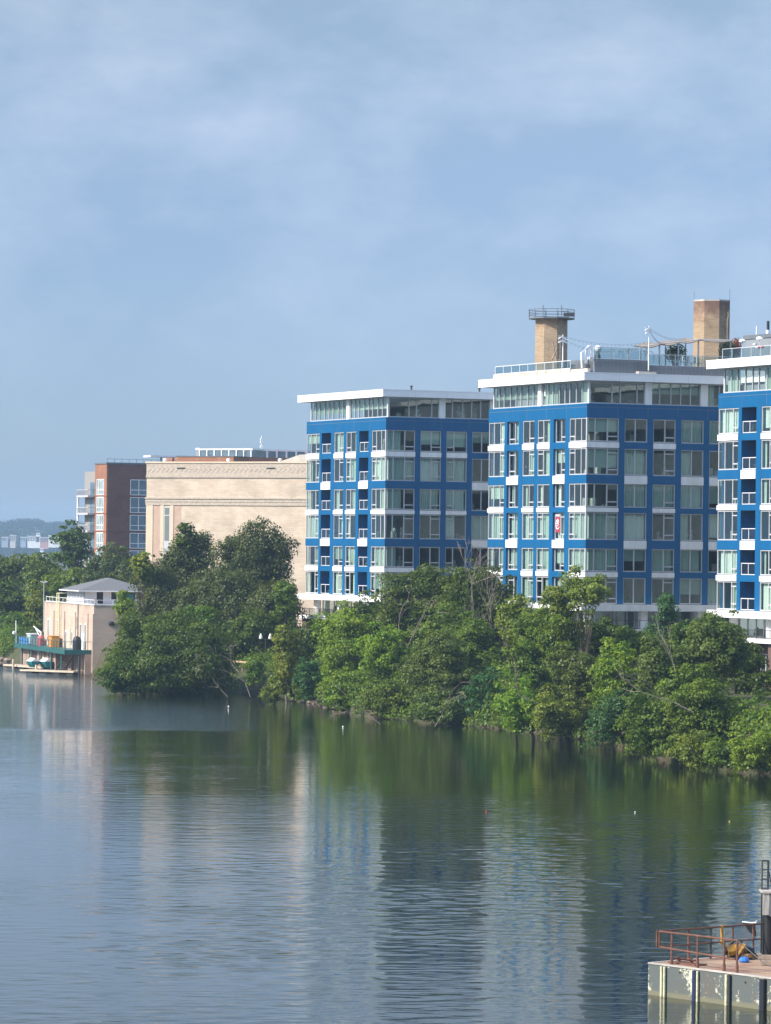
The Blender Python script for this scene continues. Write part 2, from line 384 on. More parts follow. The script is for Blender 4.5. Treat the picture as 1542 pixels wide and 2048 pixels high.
# ------------------------------------------------------------------ foliage
def leaf_mat(name, dark, mid_, light, seed=0.0):
    m = bpy.data.materials.new(name); m.use_nodes = True
    t = m.node_tree; t.nodes.clear()
    o = t.nodes.new('ShaderNodeOutputMaterial')
    geo = t.nodes.new('ShaderNodeNewGeometry'); tcn = t.nodes.new('ShaderNodeTexCoord'); oi = t.nodes.new('ShaderNodeObjectInfo')
    n = t.nodes.new('ShaderNodeTexNoise'); n.inputs['Scale'].default_value = 0.45; n.inputs['Detail'].default_value = 3
    t.links.new(tcn.outputs['Object'], n.inputs['Vector'])
    a = t.nodes.new('ShaderNodeMath'); a.operation = 'MULTIPLY_ADD'; a.inputs[1].default_value = 0.42
    t.links.new(geo.outputs['Random Per Island'], a.inputs[0])
    b = t.nodes.new('ShaderNodeMath'); b.operation = 'MULTIPLY_ADD'; b.inputs[1].default_value = 1.3; b.inputs[2].default_value = -0.36
    t.links.new(n.outputs[0], b.inputs[0]); t.links.new(b.outputs[0], a.inputs[2])
    r = t.nodes.new('ShaderNodeValToRGB'); e = r.color_ramp.elements
    e[0].position = 0.1; e[0].color = (*dark, 1); e[1].position = 0.95; e[1].color = (*light, 1)
    k = e.new(0.5); k.color = (*mid_, 1)
    t.links.new(a.outputs[0], r.inputs[0])
    hs = t.nodes.new('ShaderNodeHueSaturation')
    mr_ = t.nodes.new('ShaderNodeMapRange'); mr_.inputs[3].default_value = 0.485; mr_.inputs[4].default_value = 0.515
    t.links.new(oi.outputs['Random'], mr_.inputs[0]); t.links.new(mr_.outputs[0], hs.inputs['Hue']); t.links.new(r.outputs[0], hs.inputs['Color'])
    d = t.nodes.new('ShaderNodeBsdfDiffuse'); tr = t.nodes.new('ShaderNodeBsdfTranslucent'); gl = t.nodes.new('ShaderNodeBsdfGlossy')
    gl.inputs['Roughness'].default_value = 0.45; gl.inputs[0].default_value = (0.8, 0.9, 0.9, 1)
    m1 = t.nodes.new('ShaderNodeMixShader'); m1.inputs[0].default_value = 0.33
    m2 = t.nodes.new('ShaderNodeMixShader'); m2.inputs[0].default_value = 0.015
    yl = t.nodes.new('ShaderNodeMix'); yl.data_type = 'RGBA'; yl.blend_type = 'MULTIPLY'; yl.inputs['Factor'].default_value = 1; yl.inputs['B'].default_value = (1.45, 1.45, 0.5, 1)
    t.links.new(hs.outputs[0], d.inputs[0]); t.links.new(hs.outputs[0], yl.inputs['A']); t.links.new(yl.outputs['Result'], tr.inputs[0])
    t.links.new(d.outputs[0], m1.inputs[1]); t.links.new(tr.outputs[0], m1.inputs[2])
    t.links.new(m1.outputs[0], m2.inputs[1]); t.links.new(gl.outputs[0], m2.inputs[2]); t.links.new(m2.outputs[0], o.inputs[0])
    return m
LM = {
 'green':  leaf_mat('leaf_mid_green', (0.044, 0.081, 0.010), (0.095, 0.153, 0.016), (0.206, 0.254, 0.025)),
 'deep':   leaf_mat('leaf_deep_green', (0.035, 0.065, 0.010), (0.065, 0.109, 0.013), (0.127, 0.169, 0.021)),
 'grey':   leaf_mat('leaf_grey_green', (0.048, 0.066, 0.021), (0.083, 0.105, 0.031), (0.143, 0.159, 0.049)),
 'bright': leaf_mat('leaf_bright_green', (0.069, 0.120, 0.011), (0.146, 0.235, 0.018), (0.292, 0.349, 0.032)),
 'yellow': leaf_mat('leaf_yellow_green', (0.072, 0.109, 0.017), (0.154, 0.198, 0.025), (0.277, 0.297, 0.050)),
 'olive':  leaf_mat('leaf_olive', (0.051, 0.081, 0.017), (0.100, 0.144, 0.025), (0.174, 0.208, 0.042)),
 'teal':   leaf_mat('leaf_blue_green', (0.027, 0.070, 0.022), (0.049, 0.114, 0.030), (0.087, 0.169, 0.042)),
 'far':    leaf_mat('leaf_far_wood', (0.012, 0.020, 0.014), (0.020, 0.032, 0.020), (0.034, 0.050, 0.030)),
 'rust':   leaf_mat('leaf_reddish', (0.134, 0.038, 0.015), (0.239, 0.064, 0.030), (0.418, 0.127, 0.053)),
}
def quads_mesh(name, P, Nn, S, mats, org, asp=0.8, rs=None):
    """P centres, Nn normals, S sizes -> leaf-shaped kites, one mesh"""
    n = len(P); rs = rs or np.random.RandomState(1)
    r = rs.randn(n, 3); r[:, 2] -= 0.6
    a = np.cross(Nn, r); a /= (np.linalg.norm(a, axis=1, keepdims=True)+1e-9)
    b = np.cross(Nn, a)
    S = S[:, None]
    v = np.stack([P - b*S*0.5, P + a*S*asp*0.5 + Nn*S*0.08, P + b*S*0.5, P - a*S*asp*0.5 + Nn*S*0.08], 1).reshape(-1, 3) - org
    me = bpy.data.meshes.new(name)
    me.vertices.add(4*n); me.vertices.foreach_set('co', v.astype(np.float32).ravel())
    me.loops.add(4*n); me.loops.foreach_set('vertex_index', np.arange(4*n, dtype=np.int32))
    me.polygons.add(n); me.polygons.foreach_set('loop_start', np.arange(0, 4*n, 4, dtype=np.int32)); me.polygons.foreach_set('loop_total', np.full(n, 4, dtype=np.int32))
    me.materials.append(mats); me.update(calc_edges=True)
    return me
def rdir(rs, n):
    d = rs.randn(n, 3); return d/np.linalg.norm(d, axis=1, keepdims=True)

def crown_leaves(rs, C, Rr, leaf, dens, nl, zmin, droop=0.0, cone=False, clump=1.0, gap=0.0):
    """clusters of leaves gathered in puffs on several lobes inside the ellipsoid"""
    lobes = []
    for i in range(nl):
        if cone:
            h = (i+0.5)/nl; ang = rs.rand()*6.28
            off = np.array([math.cos(ang)*(1-h)*0.35, math.sin(ang)*(1-h)*0.35, -0.9+1.85*h])
            lr = 0.60*(1-h)+0.13
        else:
            d = rdir(rs, 1)[0]; off = d*(0.30+0.42*rs.rand()); lr = 0.40+0.20*rs.rand()
            if i == 0: off = np.array([0, 0, 0.15]); lr = 0.62
        lobes.append((C+off*Rr, lr*Rr*(np.array([1., 1., 1.]) if cone else np.array([0.88, 0.88, 1.16]))))
    Ps, Ns = [], []
    rm = float(np.mean(Rr))
    for lc, lr in lobes:
        lrm = float(np.mean(lr))
        npf = int(max(9, 15*(lrm/(1.9*clump))**1.3))
        npf = min(npf, 75)
        d = rdir(rs, npf); d[:, 2] = d[:, 2]*0.9+0.12
        pc = lc + lr*d*(0.62+0.48*rs.rand(npf, 1))
        pr = np.clip(lrm*(0.24+0.24*rs.rand(npf)), 0.45, 1.5*clump)
        ns_ = max(2, npf//5)     # loose sprigs that break the outline
        ds = rdir(rs, ns_); ds[:, 2] = np.abs(ds[:, 2])*0.9
        pc = np.concatenate([pc, lc + lr*ds*(1.12+0.25*rs.rand(ns_, 1))]); pr = np.concatenate([pr, 0.28+0.22*rs.rand(ns_)]); d = np.concatenate([d, ds])
        if gap > 0:
            k = rs.rand(len(pc)) > gap; pc, pr, d = pc[k], pr[k], d[k]
        for j in range(len(pc)):
            if pc[j, 2] < zmin - 0.3: continue
            m = int(dens*pr[j]**2/(leaf*leaf)*9.0)
            m = max(12, min(m, 420))
            q = rdir(rs, m); q[:, 2] = np.abs(q[:, 2])*np.where(rs.rand(m) < 0.72, 1, -1)
            rad = pr[j]*(0.55+0.55*rs.rand(m, 1)**0.6)
            pp = pc[j] + q*rad*np.array([1.1, 1.1, 0.72])
            if droop > 0: pp[:, 2] -= droop*rs.rand(m)*pr[j]*1.6
            nn = q*0.75 + d[j]*0.35 + rdir(rs, m)*0.75 + np.array([0, 0, 0.25])
            Ps.append(pp); Ns.append(nn)
    P = np.concatenate(Ps); Nn = np.concatenate(Ns); Nn /= (np.linalg.norm(Nn, axis=1, keepdims=True)+1e-9)
    k = P[:, 2] > zmin + rs.rand(len(P))*0.35
    return P[k], Nn[k], lobes

NLEAF = [0]
def tree(name, label, cat, px, py, hw, hh, D, lm, leaf=0.30, dens=1.0, nl=9, seed=1, droop=0.0, group=None, cone=False, gap=0.0, trunk_r=None, clump=1.0, deep=0.9, bark='bark', bare=0, base=None):
    rs = np.random.RandomState(seed); leaf *= 0.70; hw *= 1.06; hh *= 1.07
    C = np.array(W(px, py, D)); s = D/F
    Rr = np.array([hw*s, hw*s*deep, hh*s])
    bx, by = C[0]+rs.uniform(-.15, .15)*Rr[0], C[1]+rs.uniform(0.0, .2)*Rr[1]
    bx, by = (base if base else (bx, max(by, float(shore_y(bx))+0.7)))
    bz = ground_z(bx, by) - 0.15
    root = empty(name, (bx, by, bz), label, cat, group); org = ORG[root.name]
    zmin = max(0.12, min(C[2]-Rr[2]*1.02, 1e9))
    P, Nn, lobes = crown_leaves(rs, C, Rr, leaf, dens, nl, zmin, droop, cone, clump, gap)
    S = leaf*1.12*(0.6+0.8*rs.rand(len(P)))
    me = quads_mesh('crown', P, Nn, S, LM[lm], org, rs=rs)
    NLEAF[0] += len(P)
    o = bpy.data.objects.new('crown', me); COL.objects.link(o); o.parent = root
    tb = MB(); H = max(C[2]-bz, 0.8); tr = trunk_r or max(0.07, min(0.32, 0.028*(C[2]+Rr[2]-bz)))
    top = np.array([C[0], C[1], C[2]+Rr[2]*0.45])
    b0 = np.array([bx, by, bz]); midp = b0*0.5+top*0.5+np.array([rs.uniform(-.1, .1)*Rr[0], 0, 0])
    tb.tube([b0, b0*0.75+midp*0.25+np.array([rs.uniform(-.1,.1)*tr*4, 0, 0]), midp, top], tr, 7, tr*0.3)
    for lc, lr in lobes[:10]:
        f = rs.uniform(0.15, 0.6); s0 = b0+(midp-b0)*min(1, f*1.6) if f < 0.5 else midp
        mm = s0*0.5+lc*0.5+np.array([0, 0, rs.uniform(0, .15)*Rr[2]])
        tb.tube([s0, mm, lc], tr*0.42, 5, tr*0.12)
        for q in range(2+bare):
            e = lc + rdir(rs, 1)[0]*lr*rs.uniform(0.8, 1.15)
            tb.tube([mm*0.4+lc*0.6, (lc+e)/2+rs.uniform(-.15, .15, 3), e], tr*0.16, 4, tr*0.05)
    tb.build('trunk', M[bark], root)
    return root

def bare_tree(name, label, cat, base_pt, H, spread, seed, r=0.09, lean=(0, 0), depth=4, group=None, m='palebark', down=0.0):
    rs = np.random.RandomState(seed); b = MB()
    def grow(p, d, L_, r_, k):
        q = p + d*L_*0.5 + rs.uniform(-.06, .06, 3)*L_; e = q + (d + rs.uniform(-.25, .25, 3))*L_*0.5
        b.tube([p, q, e], r_, 5, r_*0.62, cap=(k == 0))
        if k == 0: return
        for i in range(rs.randint(2, 4)):
            nd = d + rs.randn(3)*spread; nd[2] -= down; nd /= np.linalg.norm(nd)
            grow(e if rs.rand() < 0.6 else q, nd, L_*rs.uniform(.55, .8), max(r_*0.6, 0.014), k-1)
    d0 = np.array([lean[0], lean[1], 1.0]); d0 /= np.linalg.norm(d0)
    grow(np.array(base_pt, float), d0, H*0.42, r, depth)
    o = b.build(name, M[m], origin=base_pt); tag(o, label, cat, group); return o
# ------------------------------------------------------------------ blue apartment blocks
TH = R(24.4)
E2 = np.array([-math.sin(TH), math.cos(TH)])      # along the river face, away from the camera
E1 = np.array([math.cos(TH), math.sin(TH)])       # along the courtyard face, away from the camera
NL = -E1; NR = -E2
WZ = [(27.0, 29.35), (23.7, 26.35), (20.5, 22.85), (17.25, 19.97), (14.1, 16.4), (10.9, 13.5)]
BZ = [(26.35, 27.0), (22.85, 23.7), (19.97, 20.5), (16.4, 17.25), (13.5, 14.1)]
WL, DEP = 22.3, 17.0
def window(parent, fr, u0, u1, z0, z1, d, mull, rs, transom=0, content=None, fw=0.085, blind=None):
    """frame (part) with its pane and what hangs behind it (sub-parts). mull: inner mullion positions; transom: index of the narrow light with a hopper"""
    b = MB(); D0, D1 = d-0.09, d+0.03
    b.box(fr, u0, u0+fw, D0, D1, z0, z1); b.box(fr, u1-fw, u1, D0, D1, z0, z1)
    b.box(fr, u0+fw, u1-fw, D0, D1, z0, z0+0.11); b.box(fr, u0+fw, u1-fw, D0, D1, z1-0.10, z1)
    xs_ = [u0+fw] + list(mull) + [u1-fw]
    for m_ in mull: b.box(fr, m_-0.05, m_+0.05, D0+0.01, D1+0.02, z0+0.11, z1-0.10)
    if transom is not None and transom >= 0:
        a_, c_ = xs_[transom], xs_[transom+1]
        b.box(fr, a_+0.05, c_-0.05, D0+0.01, D1+0.01, z0+0.48, z0+0.60)
        if z1-z0 > 2.5: b.box(fr, a_+0.05, c_-0.05, D0+0.01, D1+0.01, z1-0.50, z1-0.40)
    f = b.build('window', M['frame'], parent)
    p = MB(); p.box(fr, u0+fw*0.6, u1-fw*0.6, d-0.045, d-0.03, z0+0.06, z1-0.06); p.build('pane', M['glass'], f)
    if content is None: content = rs.choice(['dark', 'full', 'sides', 'blind', 'left', 'sheer', 'dark2'], p=([.14, .28, .18, .12, .16, .06, .06] if fr.n[0] < 0 else [.18, .26, .14, .12, .12, .1, .08]))
    cm = M['curtain'] if rs.rand() < 0.75 else M['curtain2']
    def sheet(a_, c_, zb, zt, mt, wave=0.05, dd=0.30):
        q = MB(); n = max(2, int((c_-a_)/0.09))
        ph = rs.rand()*6
        pts = [(a_+(c_-a_)*i/n, d-dd+wave*math.sin(i*1.9+ph)) for i in range(n+1)]
        for i in range(n):
            (ua, da), (ub, db) = pts[i], pts[i+1]
            q.face([fr.p(ua, da, zb), fr.p(ub, db, zb), fr.p(ub, db, zt), fr.p(ua, da, zt)])
        q.build('curtain', mt, f)
    W_ = u1-u0
    if content == 'full': sheet(u0+0.1, u1-0.1, z0+0.12, z1-0.12, cm)
    elif content == 'sides':
        k = rs.uniform(.18, .35); sheet(u0+0.1, u0+W_*k, z0+0.1, z1-0.1, cm); sheet(u1-W_*rs.uniform(.15, .3), u1-0.1, z0+0.1, z1-0.1, cm)
    elif content == 'left': sheet(u0+0.1, u0+W_*rs.uniform(.35, .6), z0+0.1, z1-0.1, cm)
    elif content == 'blind':
        q = MB(); q.box(fr, u0+0.1, u1-0.1, d-0.24, d-0.22, z0+(z1-z0)*rs.uniform(.2, .62), z1-0.1); q.build('blind', M['blind'] if rs.rand() < .5 else M['curtain'], f)
    elif content == 'sheer': sheet(u0+0.1, u1-0.1, z0+0.4, z1-0.1, M['curtain2'], 0.09)
    if content in ('dark', 'dark2', 'sides', 'left') :
        q = MB()
        for _ in range(rs.randint(2, 5)):
            uu = rs.uniform(u0+0.2, u1-0.7); ww = rs.uniform(.25, .7); hh_ = rs.uniform(.3, .95); dd = rs.uniform(.5, 1.6)
            q.box(fr, uu, uu+ww, d-dd-0.4, d-dd, z0+0.02, z0+hh_)
            if rs.rand() < .4: q.lathe(fr.p(uu+ww/2, d-dd-0.2, z0+hh_), [(0.03, 0), (0.16, 0.1), (0.22, 0.3), (0.1, 0.5), (0.02, 0.55)], 7)
        q.build('furniture', M['furn'] if rs.rand() < .7 else M['plantleaf'], f)
    return f

def railing(b, fr, u0, u1, d, z0, z1, step=1.2, t=0.05):
    b.box(fr, u0, u1, d-t/2, d+t/2, z1-t, z1); b.box(fr, u0, u1, d-t/2, d+t/2, z0, z0+t)
    n = max(1, int(round((u1-u0)/step)))
    for i in range(n+1):
        u = u0 + (u1-u0-t)*i/n; b.box(fr, u, u+t, d-t/2, d+t/2, z0+t, z1-t)

def block(C, name, label, seed, left_bays, right_types, balconies, flags=(), force={}, full_right=True):
    rs = np.random.RandomState(seed)
    base = (C[0]+E1[0]*8+E2[0]*11, C[1]+E1[1]*8+E2[1]*11, 4.0)
    root = empty(name, base, label, 'building', 'blue apartment blocks above the river')
    FL = Fr(C, E2, NL); FR = Fr(C, E1, NR)
    T = 0.35
    # ---- blue wall: piers and bands
    b = MB()
    b.box(FL, 0, WL, -T, 0, 29.35, 30.76); b.box(FR, T, DEP, -T, 0, 29.35, 30.76)
    # thin reveals between the wall panels
    lp = [(3.8, 4.7), (7.3, 8.1), (10.9, 11.6), (14.3, 15.2), (17.9, 18.5)]
    for (a_, c_) in lp: b.box(FL, a_, c_, -T, 0, 10.85, 29.35)
    rp = [(3.6, 4.25)] + [(4.25+3.2*k+2.55, 4.25+3.2*(k+1)) for k in range(4)]
    for (a_, c_) in rp: b.box(FR, a_, c_, -T, 0, 10.85, 29.35)
    lb = [('A', 0, 3.8), ('B', 4.7, 7.3), ('A', 8.1, 10.9), ('A', 11.6, 14.3), ('B', 15.2, 17.9), ('A', 18.5, WL)]
    rb = [('A', 0, 3.6)] + [(right_types[k], 4.25+3.2*k, 6.8+3.2*k) for k in range(4)]
    # other two sides, plain
    FB = Fr(FR.p(DEP, 0, 0), E2, E1); FN = Fr(FL.p(WL, 0, 0), E1, E2)
    b.box(FB, 0, WL, -T, 0, 10.85, 30.76); b.box(FN, 0.45, DEP-T, -T, 0, 10.85, 30.76)
    spandrels = []
    for FF, bays in ((FL, lb), (FR, rb)):
        for bi, (ty, u0, u1) in enumerate(bays):
            for k, (z0, z1) in enumerate(BZ):
                white = (k % 2 == 0) == (ty == 'A')
                ua, ub = u0, u1
                if FF is FR and bi == 0: ua = T
                if white: spandrels.append((FF, ua, ub, z0, z1, ty, bi))
                else: b.box(FF, ua, ub, -T, 0, z0, z1)
    wl_ = b.build('wall', M['blue'], root)
    for (FF, u0, u1, z0, z1, ty, bi) in spandrels:
        q = MB(); hgt = 0.12 if z1-z0 < 0.7 else 0.04
        ua = u0-0.06 if FF is FL and bi == 0 else u0
        ub = u1
        q.box(FF, ua, ub, -T+0.02, 0.06 if FF is FL else 0.055, z0+0.05 if ty == 'A' else z0, z1-0.05 if ty == 'A' else z1-hgt)
        q.build('white_spandrel', M['white'], root)
    # ---- interior: floors, partitions and back walls
    b = MB()
    for z in [10.6] + [(a_+c_)/2 for a_, c_ in BZ] + [29.9]:
        b.box(FL, T+0.02, WL-0.4, -DEP+0.4, -1.62, z-0.15, z+0.15)
        b.box(FL, 0.37, 4.2, -1.60, -0.37, z-0.15, z+0.15)
        for (a_, c_) in ((7.7, 14.8), (18.2, 21.9)): b.box(FL, a_, c_, -1.60, -0.37, z-0.15, z+0.15)
    b.box(FL, 5.5, WL-0.5, -6.0, -5.85, 10.8, 29.7)
    b.box(FL, 5.4, 5.55, -DEP+0.4, -6.0, 10.8, 29.7)
    for (a_, c_) in lp[2:3]: b.box(FL, a_+0.2, a_+0.32, -5.8, -1.65, 10.8, 29.7)
    b.box(FL, 4.3, 4.42, -5.8, -1.65, 10.8, 29.7)
    for (a_, c_) in rp[1:]: b.box(FR, a_+0.2, a_+0.32, -5.3, -0.4, 10.8, 29.7)
    b.build('interior_wall', M['interior'], root)
    # ---- windows and balconies of the river face
    for bi, (ty, u0, u1) in enumerate(lb):
        for k, (z0, z1) in enumerate(WZ):
            c_ = force.get(('L', bi, k))
            if ty == 'A':
                if bi == 0: mull, tr = [1.25, 2.6], 2
                elif bi == 5: mull, tr = [19.5, 21.0], 0
                elif bi == 2: mull, tr = [u0+1.5], 1
                else: mull, tr = [u0+1.15], 0
                window(root, FL, u0+(0.06 if bi == 0 else 0), u1-(0.05 if bi == 5 else 0), z0, z1, -0.08, mull, rs, tr, c_)
            elif bi in balconies:
                q = MB(); dd = -1.55
                q.box(FL, u0-0.3, u0, dd, -T, z0, z1); q.box(FL, u1, u1+0.3, dd, -T, z0, z1)
                q.box(FL, u0-0.3, u1+0.3, dd-0.1, dd, z0, z1)
                q.box(FL, u0-0.3, u1+0.3, dd-0.1, -T, z0-0.2, z0); q.box(FL, u0-0.3, u1+0.3, dd-0.1, -T, z1, z1+0.2)
                bal = q.build('balcony', M['blue'], root)
                q = MB(); railing(q, FL, u0+0.05, u1-0.05, -0.12, z0+0.02, z0+1.1, 1.3, 0.07); rl = q.build('railing', M['railw'], bal)
                q = MB(); q.box(FL, u0+0.1, u1-0.1, -0.135, -0.12, z0+0.1, z0+1.02); q.build('railing_glass', M['railglass'], bal)
                if rs.rand() < 0.55:
                    q = MB(); uu = rs.uniform(u0+0.5, u1-1.0)
                    q.box(FL, uu, uu+0.5, -0.9, -0.45, z0+0.38, z0+0.44); q.box(FL, uu, uu+0.05, -0.9, -0.45, z0, z0+0.85)
                    q.box(FL, uu+0.45, uu+0.5, -0.5, -0.45, z0, z0+0.38); q.box(FL, uu+0.45, uu+0.5, -0.9, -0.85, z0, z0+0.38)
                    q.build('balcony_chair', M['white'] if rs.rand() < .6 else M['wood'], bal)
            else:
                window(root, FL, u0, u1, z0, z1, -0.30, [u0+1.3], rs, 0 if bi == 1 else 1, c_)
    for bi, (ty, u0, u1) in enumerate(rb):
        for k, (z0, z1) in enumerate(WZ):
            c_ = force.get(('R', bi, k))
            if bi == 0: mull, tr = [0.95, 2.35], 2
            elif ty == 'A': mull, tr = ([u0+0.95], 0) if (bi+seed) % 2 else ([u0+1.35], 1)
            else: mull, tr = [u0+1.2], -1
            window(root, FR, u0+(0.06 if bi == 0 else 0), u1, z0, z1, -0.10, mull, rs, tr, c_)
    q = MB()
    for (z0, z1) in WZ: q.box(FL, -0.02, 0.16, -0.16, 0.02, z0, z1)
    q.build('corner_mullion', M['frame'], root)
    # ---- penthouse storey
    g = 0.35
    FLp = FL.at(0, -g); FRp = FR.at(0, -g)
    for (a_, c_) in ((g+0.15, 10.5), (11.3, WL-g-0.15)):
        n = 8; mull = [a_+(c_-a_)*i/n + (0.18 if i in (3, 6) else 0) for i in range(1, n)]
        window(root, FLp, a_, c_, 30.78, 33.0, 0, mull, rs, None, rs.choice(['sides', 'blind']), fw=0.07)
    for (a_, c_) in ((g+0.15, 6.6), (7.35, 12.9), (13.7, DEP-0.5)):
        mull = [a_+(c_-a_)*f for f in ((0.40, 0.55, 0.86) if a_ < 5 else (0.17, 0.4, 0.6, 0.8) if a_ < 13 else (0.5,))]
        window(root, FRp, a_, c_, 30.78, 33.0, 0, mull, rs, None, rs.choice(['dark', 'blind', 'sides']), fw=0.07)
    for FF, a_, c_ in ((FL, 10.5, 11.3), (FR, 6.6, 7.35), (FR, 12.9, 13.7)):
        q = MB(); q.box(FF, a_, c_, -g-0.15, -g+0.18, 30.76, 33.0); q.build('pillar', M['white'], root)
    q = MB(); q.box(FL, g-0.02, g+0.15, -g-0.13, -g+0.02, 30.76, 33.0); q.box(FL, WL-g-0.15, WL-g, -g-0.15, -g, 30.76, 33.0); q.build('corner_mullion', M['white'], root)
    q = MB(); q.box(FL, 0.6, WL-0.5, -DEP+0.4, -0.8, 30.3, 30.7); q.box(FL, 6, WL-0.5, -DEP+0.4, -7, 30.7, 32.9)
    q.build('interior_wall', M['interior'], root)
    # ---- roof with its fascia
    q = MB(); q.box(FL, -0.75, WL+1.0, -DEP-0.8, 0.75, 33.02, 33.78)
    q.box(FL, -0.78, WL+1.03, -DEP-0.83, 0.78, 33.72, 33.82)
    rf = q.build('roof', M['roofwhite'], root)
    q = MB()
    for i in range(1, 6): q.box(FL, -0.75+i*4.0, -0.75+i*4.0+0.025, 0.75, 0.754, 33.04, 33.71)
    for i in range(1, 5): q.box(FR, -0.75+i*3.9, -0.75+i*3.9+0.025, 0.75, 0.754, 33.04, 33.71)
    q.build('panel_joint', M['frame'], rf)
    q = MB()
    for i in range(1, 5): q.box(FL, i*4.46, i*4.46+0.035, 0, 0.003, 29.4, 30.72)
    for i in range(1, 5): q.box(FR, i*3.4, i*3.4+0.035, 0, 0.003, 29.4, 30.72)
    q.box(FL, 0.03, WL, 0, 0.003, 30.40, 30.435); q.box(FR, 0.03, DEP, 0, 0.003, 30.40, 30.435)
    q.build('panel_joint', M['greymetal'], wl_)
    # ---- slab, columns, ground storey, terrace, brick base
    q = MB(); q.box(FL, -0.6, WL+0.55, -DEP-0.3, 0.7, 10.2, 10.84); q.build('podium_slab', M['white'], root)
    for u in (0.9, 6.7, 9.0, 13.5, 20.3):
        q = MB(); rr = 0.42 if u != 9.0 else 0.3
        q.lathe(FL.p(u, -0.75, 8.4), [(rr, 0), (rr, 1.8)], 20); q.build('column', M['white'], root, smooth=False)
    for (a_, c_) in ((6.5, 7.2), (12.9, 13.6)):
        q = MB(); q.box(FR, a_, c_, -1.0, -0.3, 8.4, 10.2); q.build('column', M['white'], root)
    for FF, a_, c_, stp in ((FL, 2.6, WL-0.4, 1.9), (FR, 2.1, DEP, 1.7)):
        n = 4; wd = (c_-a_)/n
        for i in range(n):
            window(root, FF, a_+wd*i, a_+wd*(i+1)-0.02, 8.45, 10.2, -2.1, [a_+wd*i+wd*f for f in (0.3, 0.62)], rs, None, rs.choice(['dark', 'sides', 'dark2']))
    q = MB(); q.box(FL, 3.0, WL-0.8, -DEP+0.3, -6, 8.4, 10.2); q.build('interior_wall', M['interior'], root)
    q = MB(); q.box(FL, -0.9, WL+0.35, -DEP, 0.75, 8.0, 8.4); q.build('terrace_slab', M['white'], root)
    q = MB(); railing(q, FL, -0.8, WL+0.2, 0.55, 8.4, 9.2, 1.5, 0.05)
    for i in range(146): q.box(FL, -0.75+i*0.155, -0.73+i*0.155, 0.54, 0.56, 8.45, 9.15)
    railing(q, Fr(FL.p(-0.8, 0.5, 0), -NL, -E2), 0, DEP, 0, 8.42, 9.3, 1.5, 0.05)
    q.build('terrace_railing', M['darkmetal'], root)
    q = MB(); q.box(FL, -0.4, 0.6, -1.0, 0.3, 3.5, 8.0); q.box(FL, WL-1.2, WL, -1.0, 0.3, 3.5, 8.0)
    for u in (5.5, 11.0, 16.5): q.box(FL, u, u+1.1, -1.0, 0.3, 3.5, 8.0)
    q.box(FL, -0.3, WL-0.1, -DEP+0.2, -1.0, 3.5, 8.0); q.build('brick_base', M['brickdark'], root)
    for i, u in enumerate((0.8, 6.8, 12.3, 17.8)):
        window(root, FL, u, u+3.2, 4.4, 7.0, -0.9, [u+1.0, u+2.2], rs, None, 'dark')
    q = MB(); q.box(FL, WL-0.7, WL-0.5, 0.3, 0.55, 6.6, 6.9); q.build('wall_lamp', M['white'], root)
    return root, FL, FR

M['brickdark'] = brick_mat('brown_brick', (0.15, 0.085, 0.065), (0.11, 0.065, 0.05), (0.16, 0.13, 0.12), 0.24, 0.09, math.pi/2-TH)
C1 = np.array([-0.1, 444.0]); C2 = np.array([19.8, 396.0]); C3 = np.array([39.7, 348.0])
fo1 = {('L', 0, 0): 'dark', ('L', 0, 1): 'full', ('R', 0, 0): 'left', ('R', 0, 1): 'full', ('R', 1, 1): 'full', ('R', 2, 1): 'full', ('R', 1, 0): 'blind', ('R', 2, 0): 'blind', ('R', 0, 2): 'left', ('R', 0, 3): 'dark', ('R', 0, 4): 'left', ('R', 1, 2): 'full', ('R', 2, 2): 'full', ('R', 1, 3): 'dark', ('R', 2, 3): 'left', ('R', 1, 4): 'dark', ('R', 2, 4): 'dark'}
fo2 = {('R', 0, 0): 'blind', ('R', 0, 1): 'blind', ('R', 0, 2): 'dark', ('R', 0, 3): 'full', ('R', 0, 4): 'full', ('R', 1, 0): 'dark', ('R', 2, 0): 'dark', ('R', 3, 0): 'full', ('R', 1, 1): 'full', ('R', 2, 1): 'dark', ('R', 3, 1): 'left', ('R', 1, 2): 'full', ('R', 2, 2): 'full', ('R', 3, 2): 'full', ('R', 1, 3): 'full', ('R', 2, 3): 'dark', ('R', 3, 3): 'left', ('R', 1, 4): 'blind', ('R', 2, 4): 'full', ('R', 3, 4): 'full', ('R', 1, 5): 'dark', ('R', 2, 5): 'dark', ('R', 3, 5): 'blind',
       ('L', 0, 0): 'dark', ('L', 0, 1): 'dark', ('L', 0, 2): 'dark', ('L', 0, 3): 'full', ('L', 0, 4): 'full', ('L', 1, 3): 'full'}
b1, FL1, FR1 = block(C1, 'apartment_block', 'blue apartment block with white roof edge nearest the tan brick building, bare flat roof', 11, None, ['A', 'A', 'B', 'B'], (1, 4), force=fo1)
b2, FL2, FR2 = block(C2, 'apartment_block', 'middle blue apartment block with roof terrace, shade sail and no recessed balconies', 22, None, ['B', 'A', 'B', 'B'], (), force=fo2)
b3, FL3, FR3 = block(C3, 'apartment_block', 'nearest blue apartment block, cut off by the right picture edge', 33, None, ['A', 'A', 'B', 'B'], (1, 4))
# small roof vents of the first block
for u in (3.0, 11.4):
    q = MB(); q.lathe(FR1.p(u, 0.1, 33.8), [(0.1, 0), (0.1, 0.35), (0.17, 0.36), (0.17, 0.5), (0.03, 0.55)], 10); q.build('roof_vent', M['darkmetal'], b1)

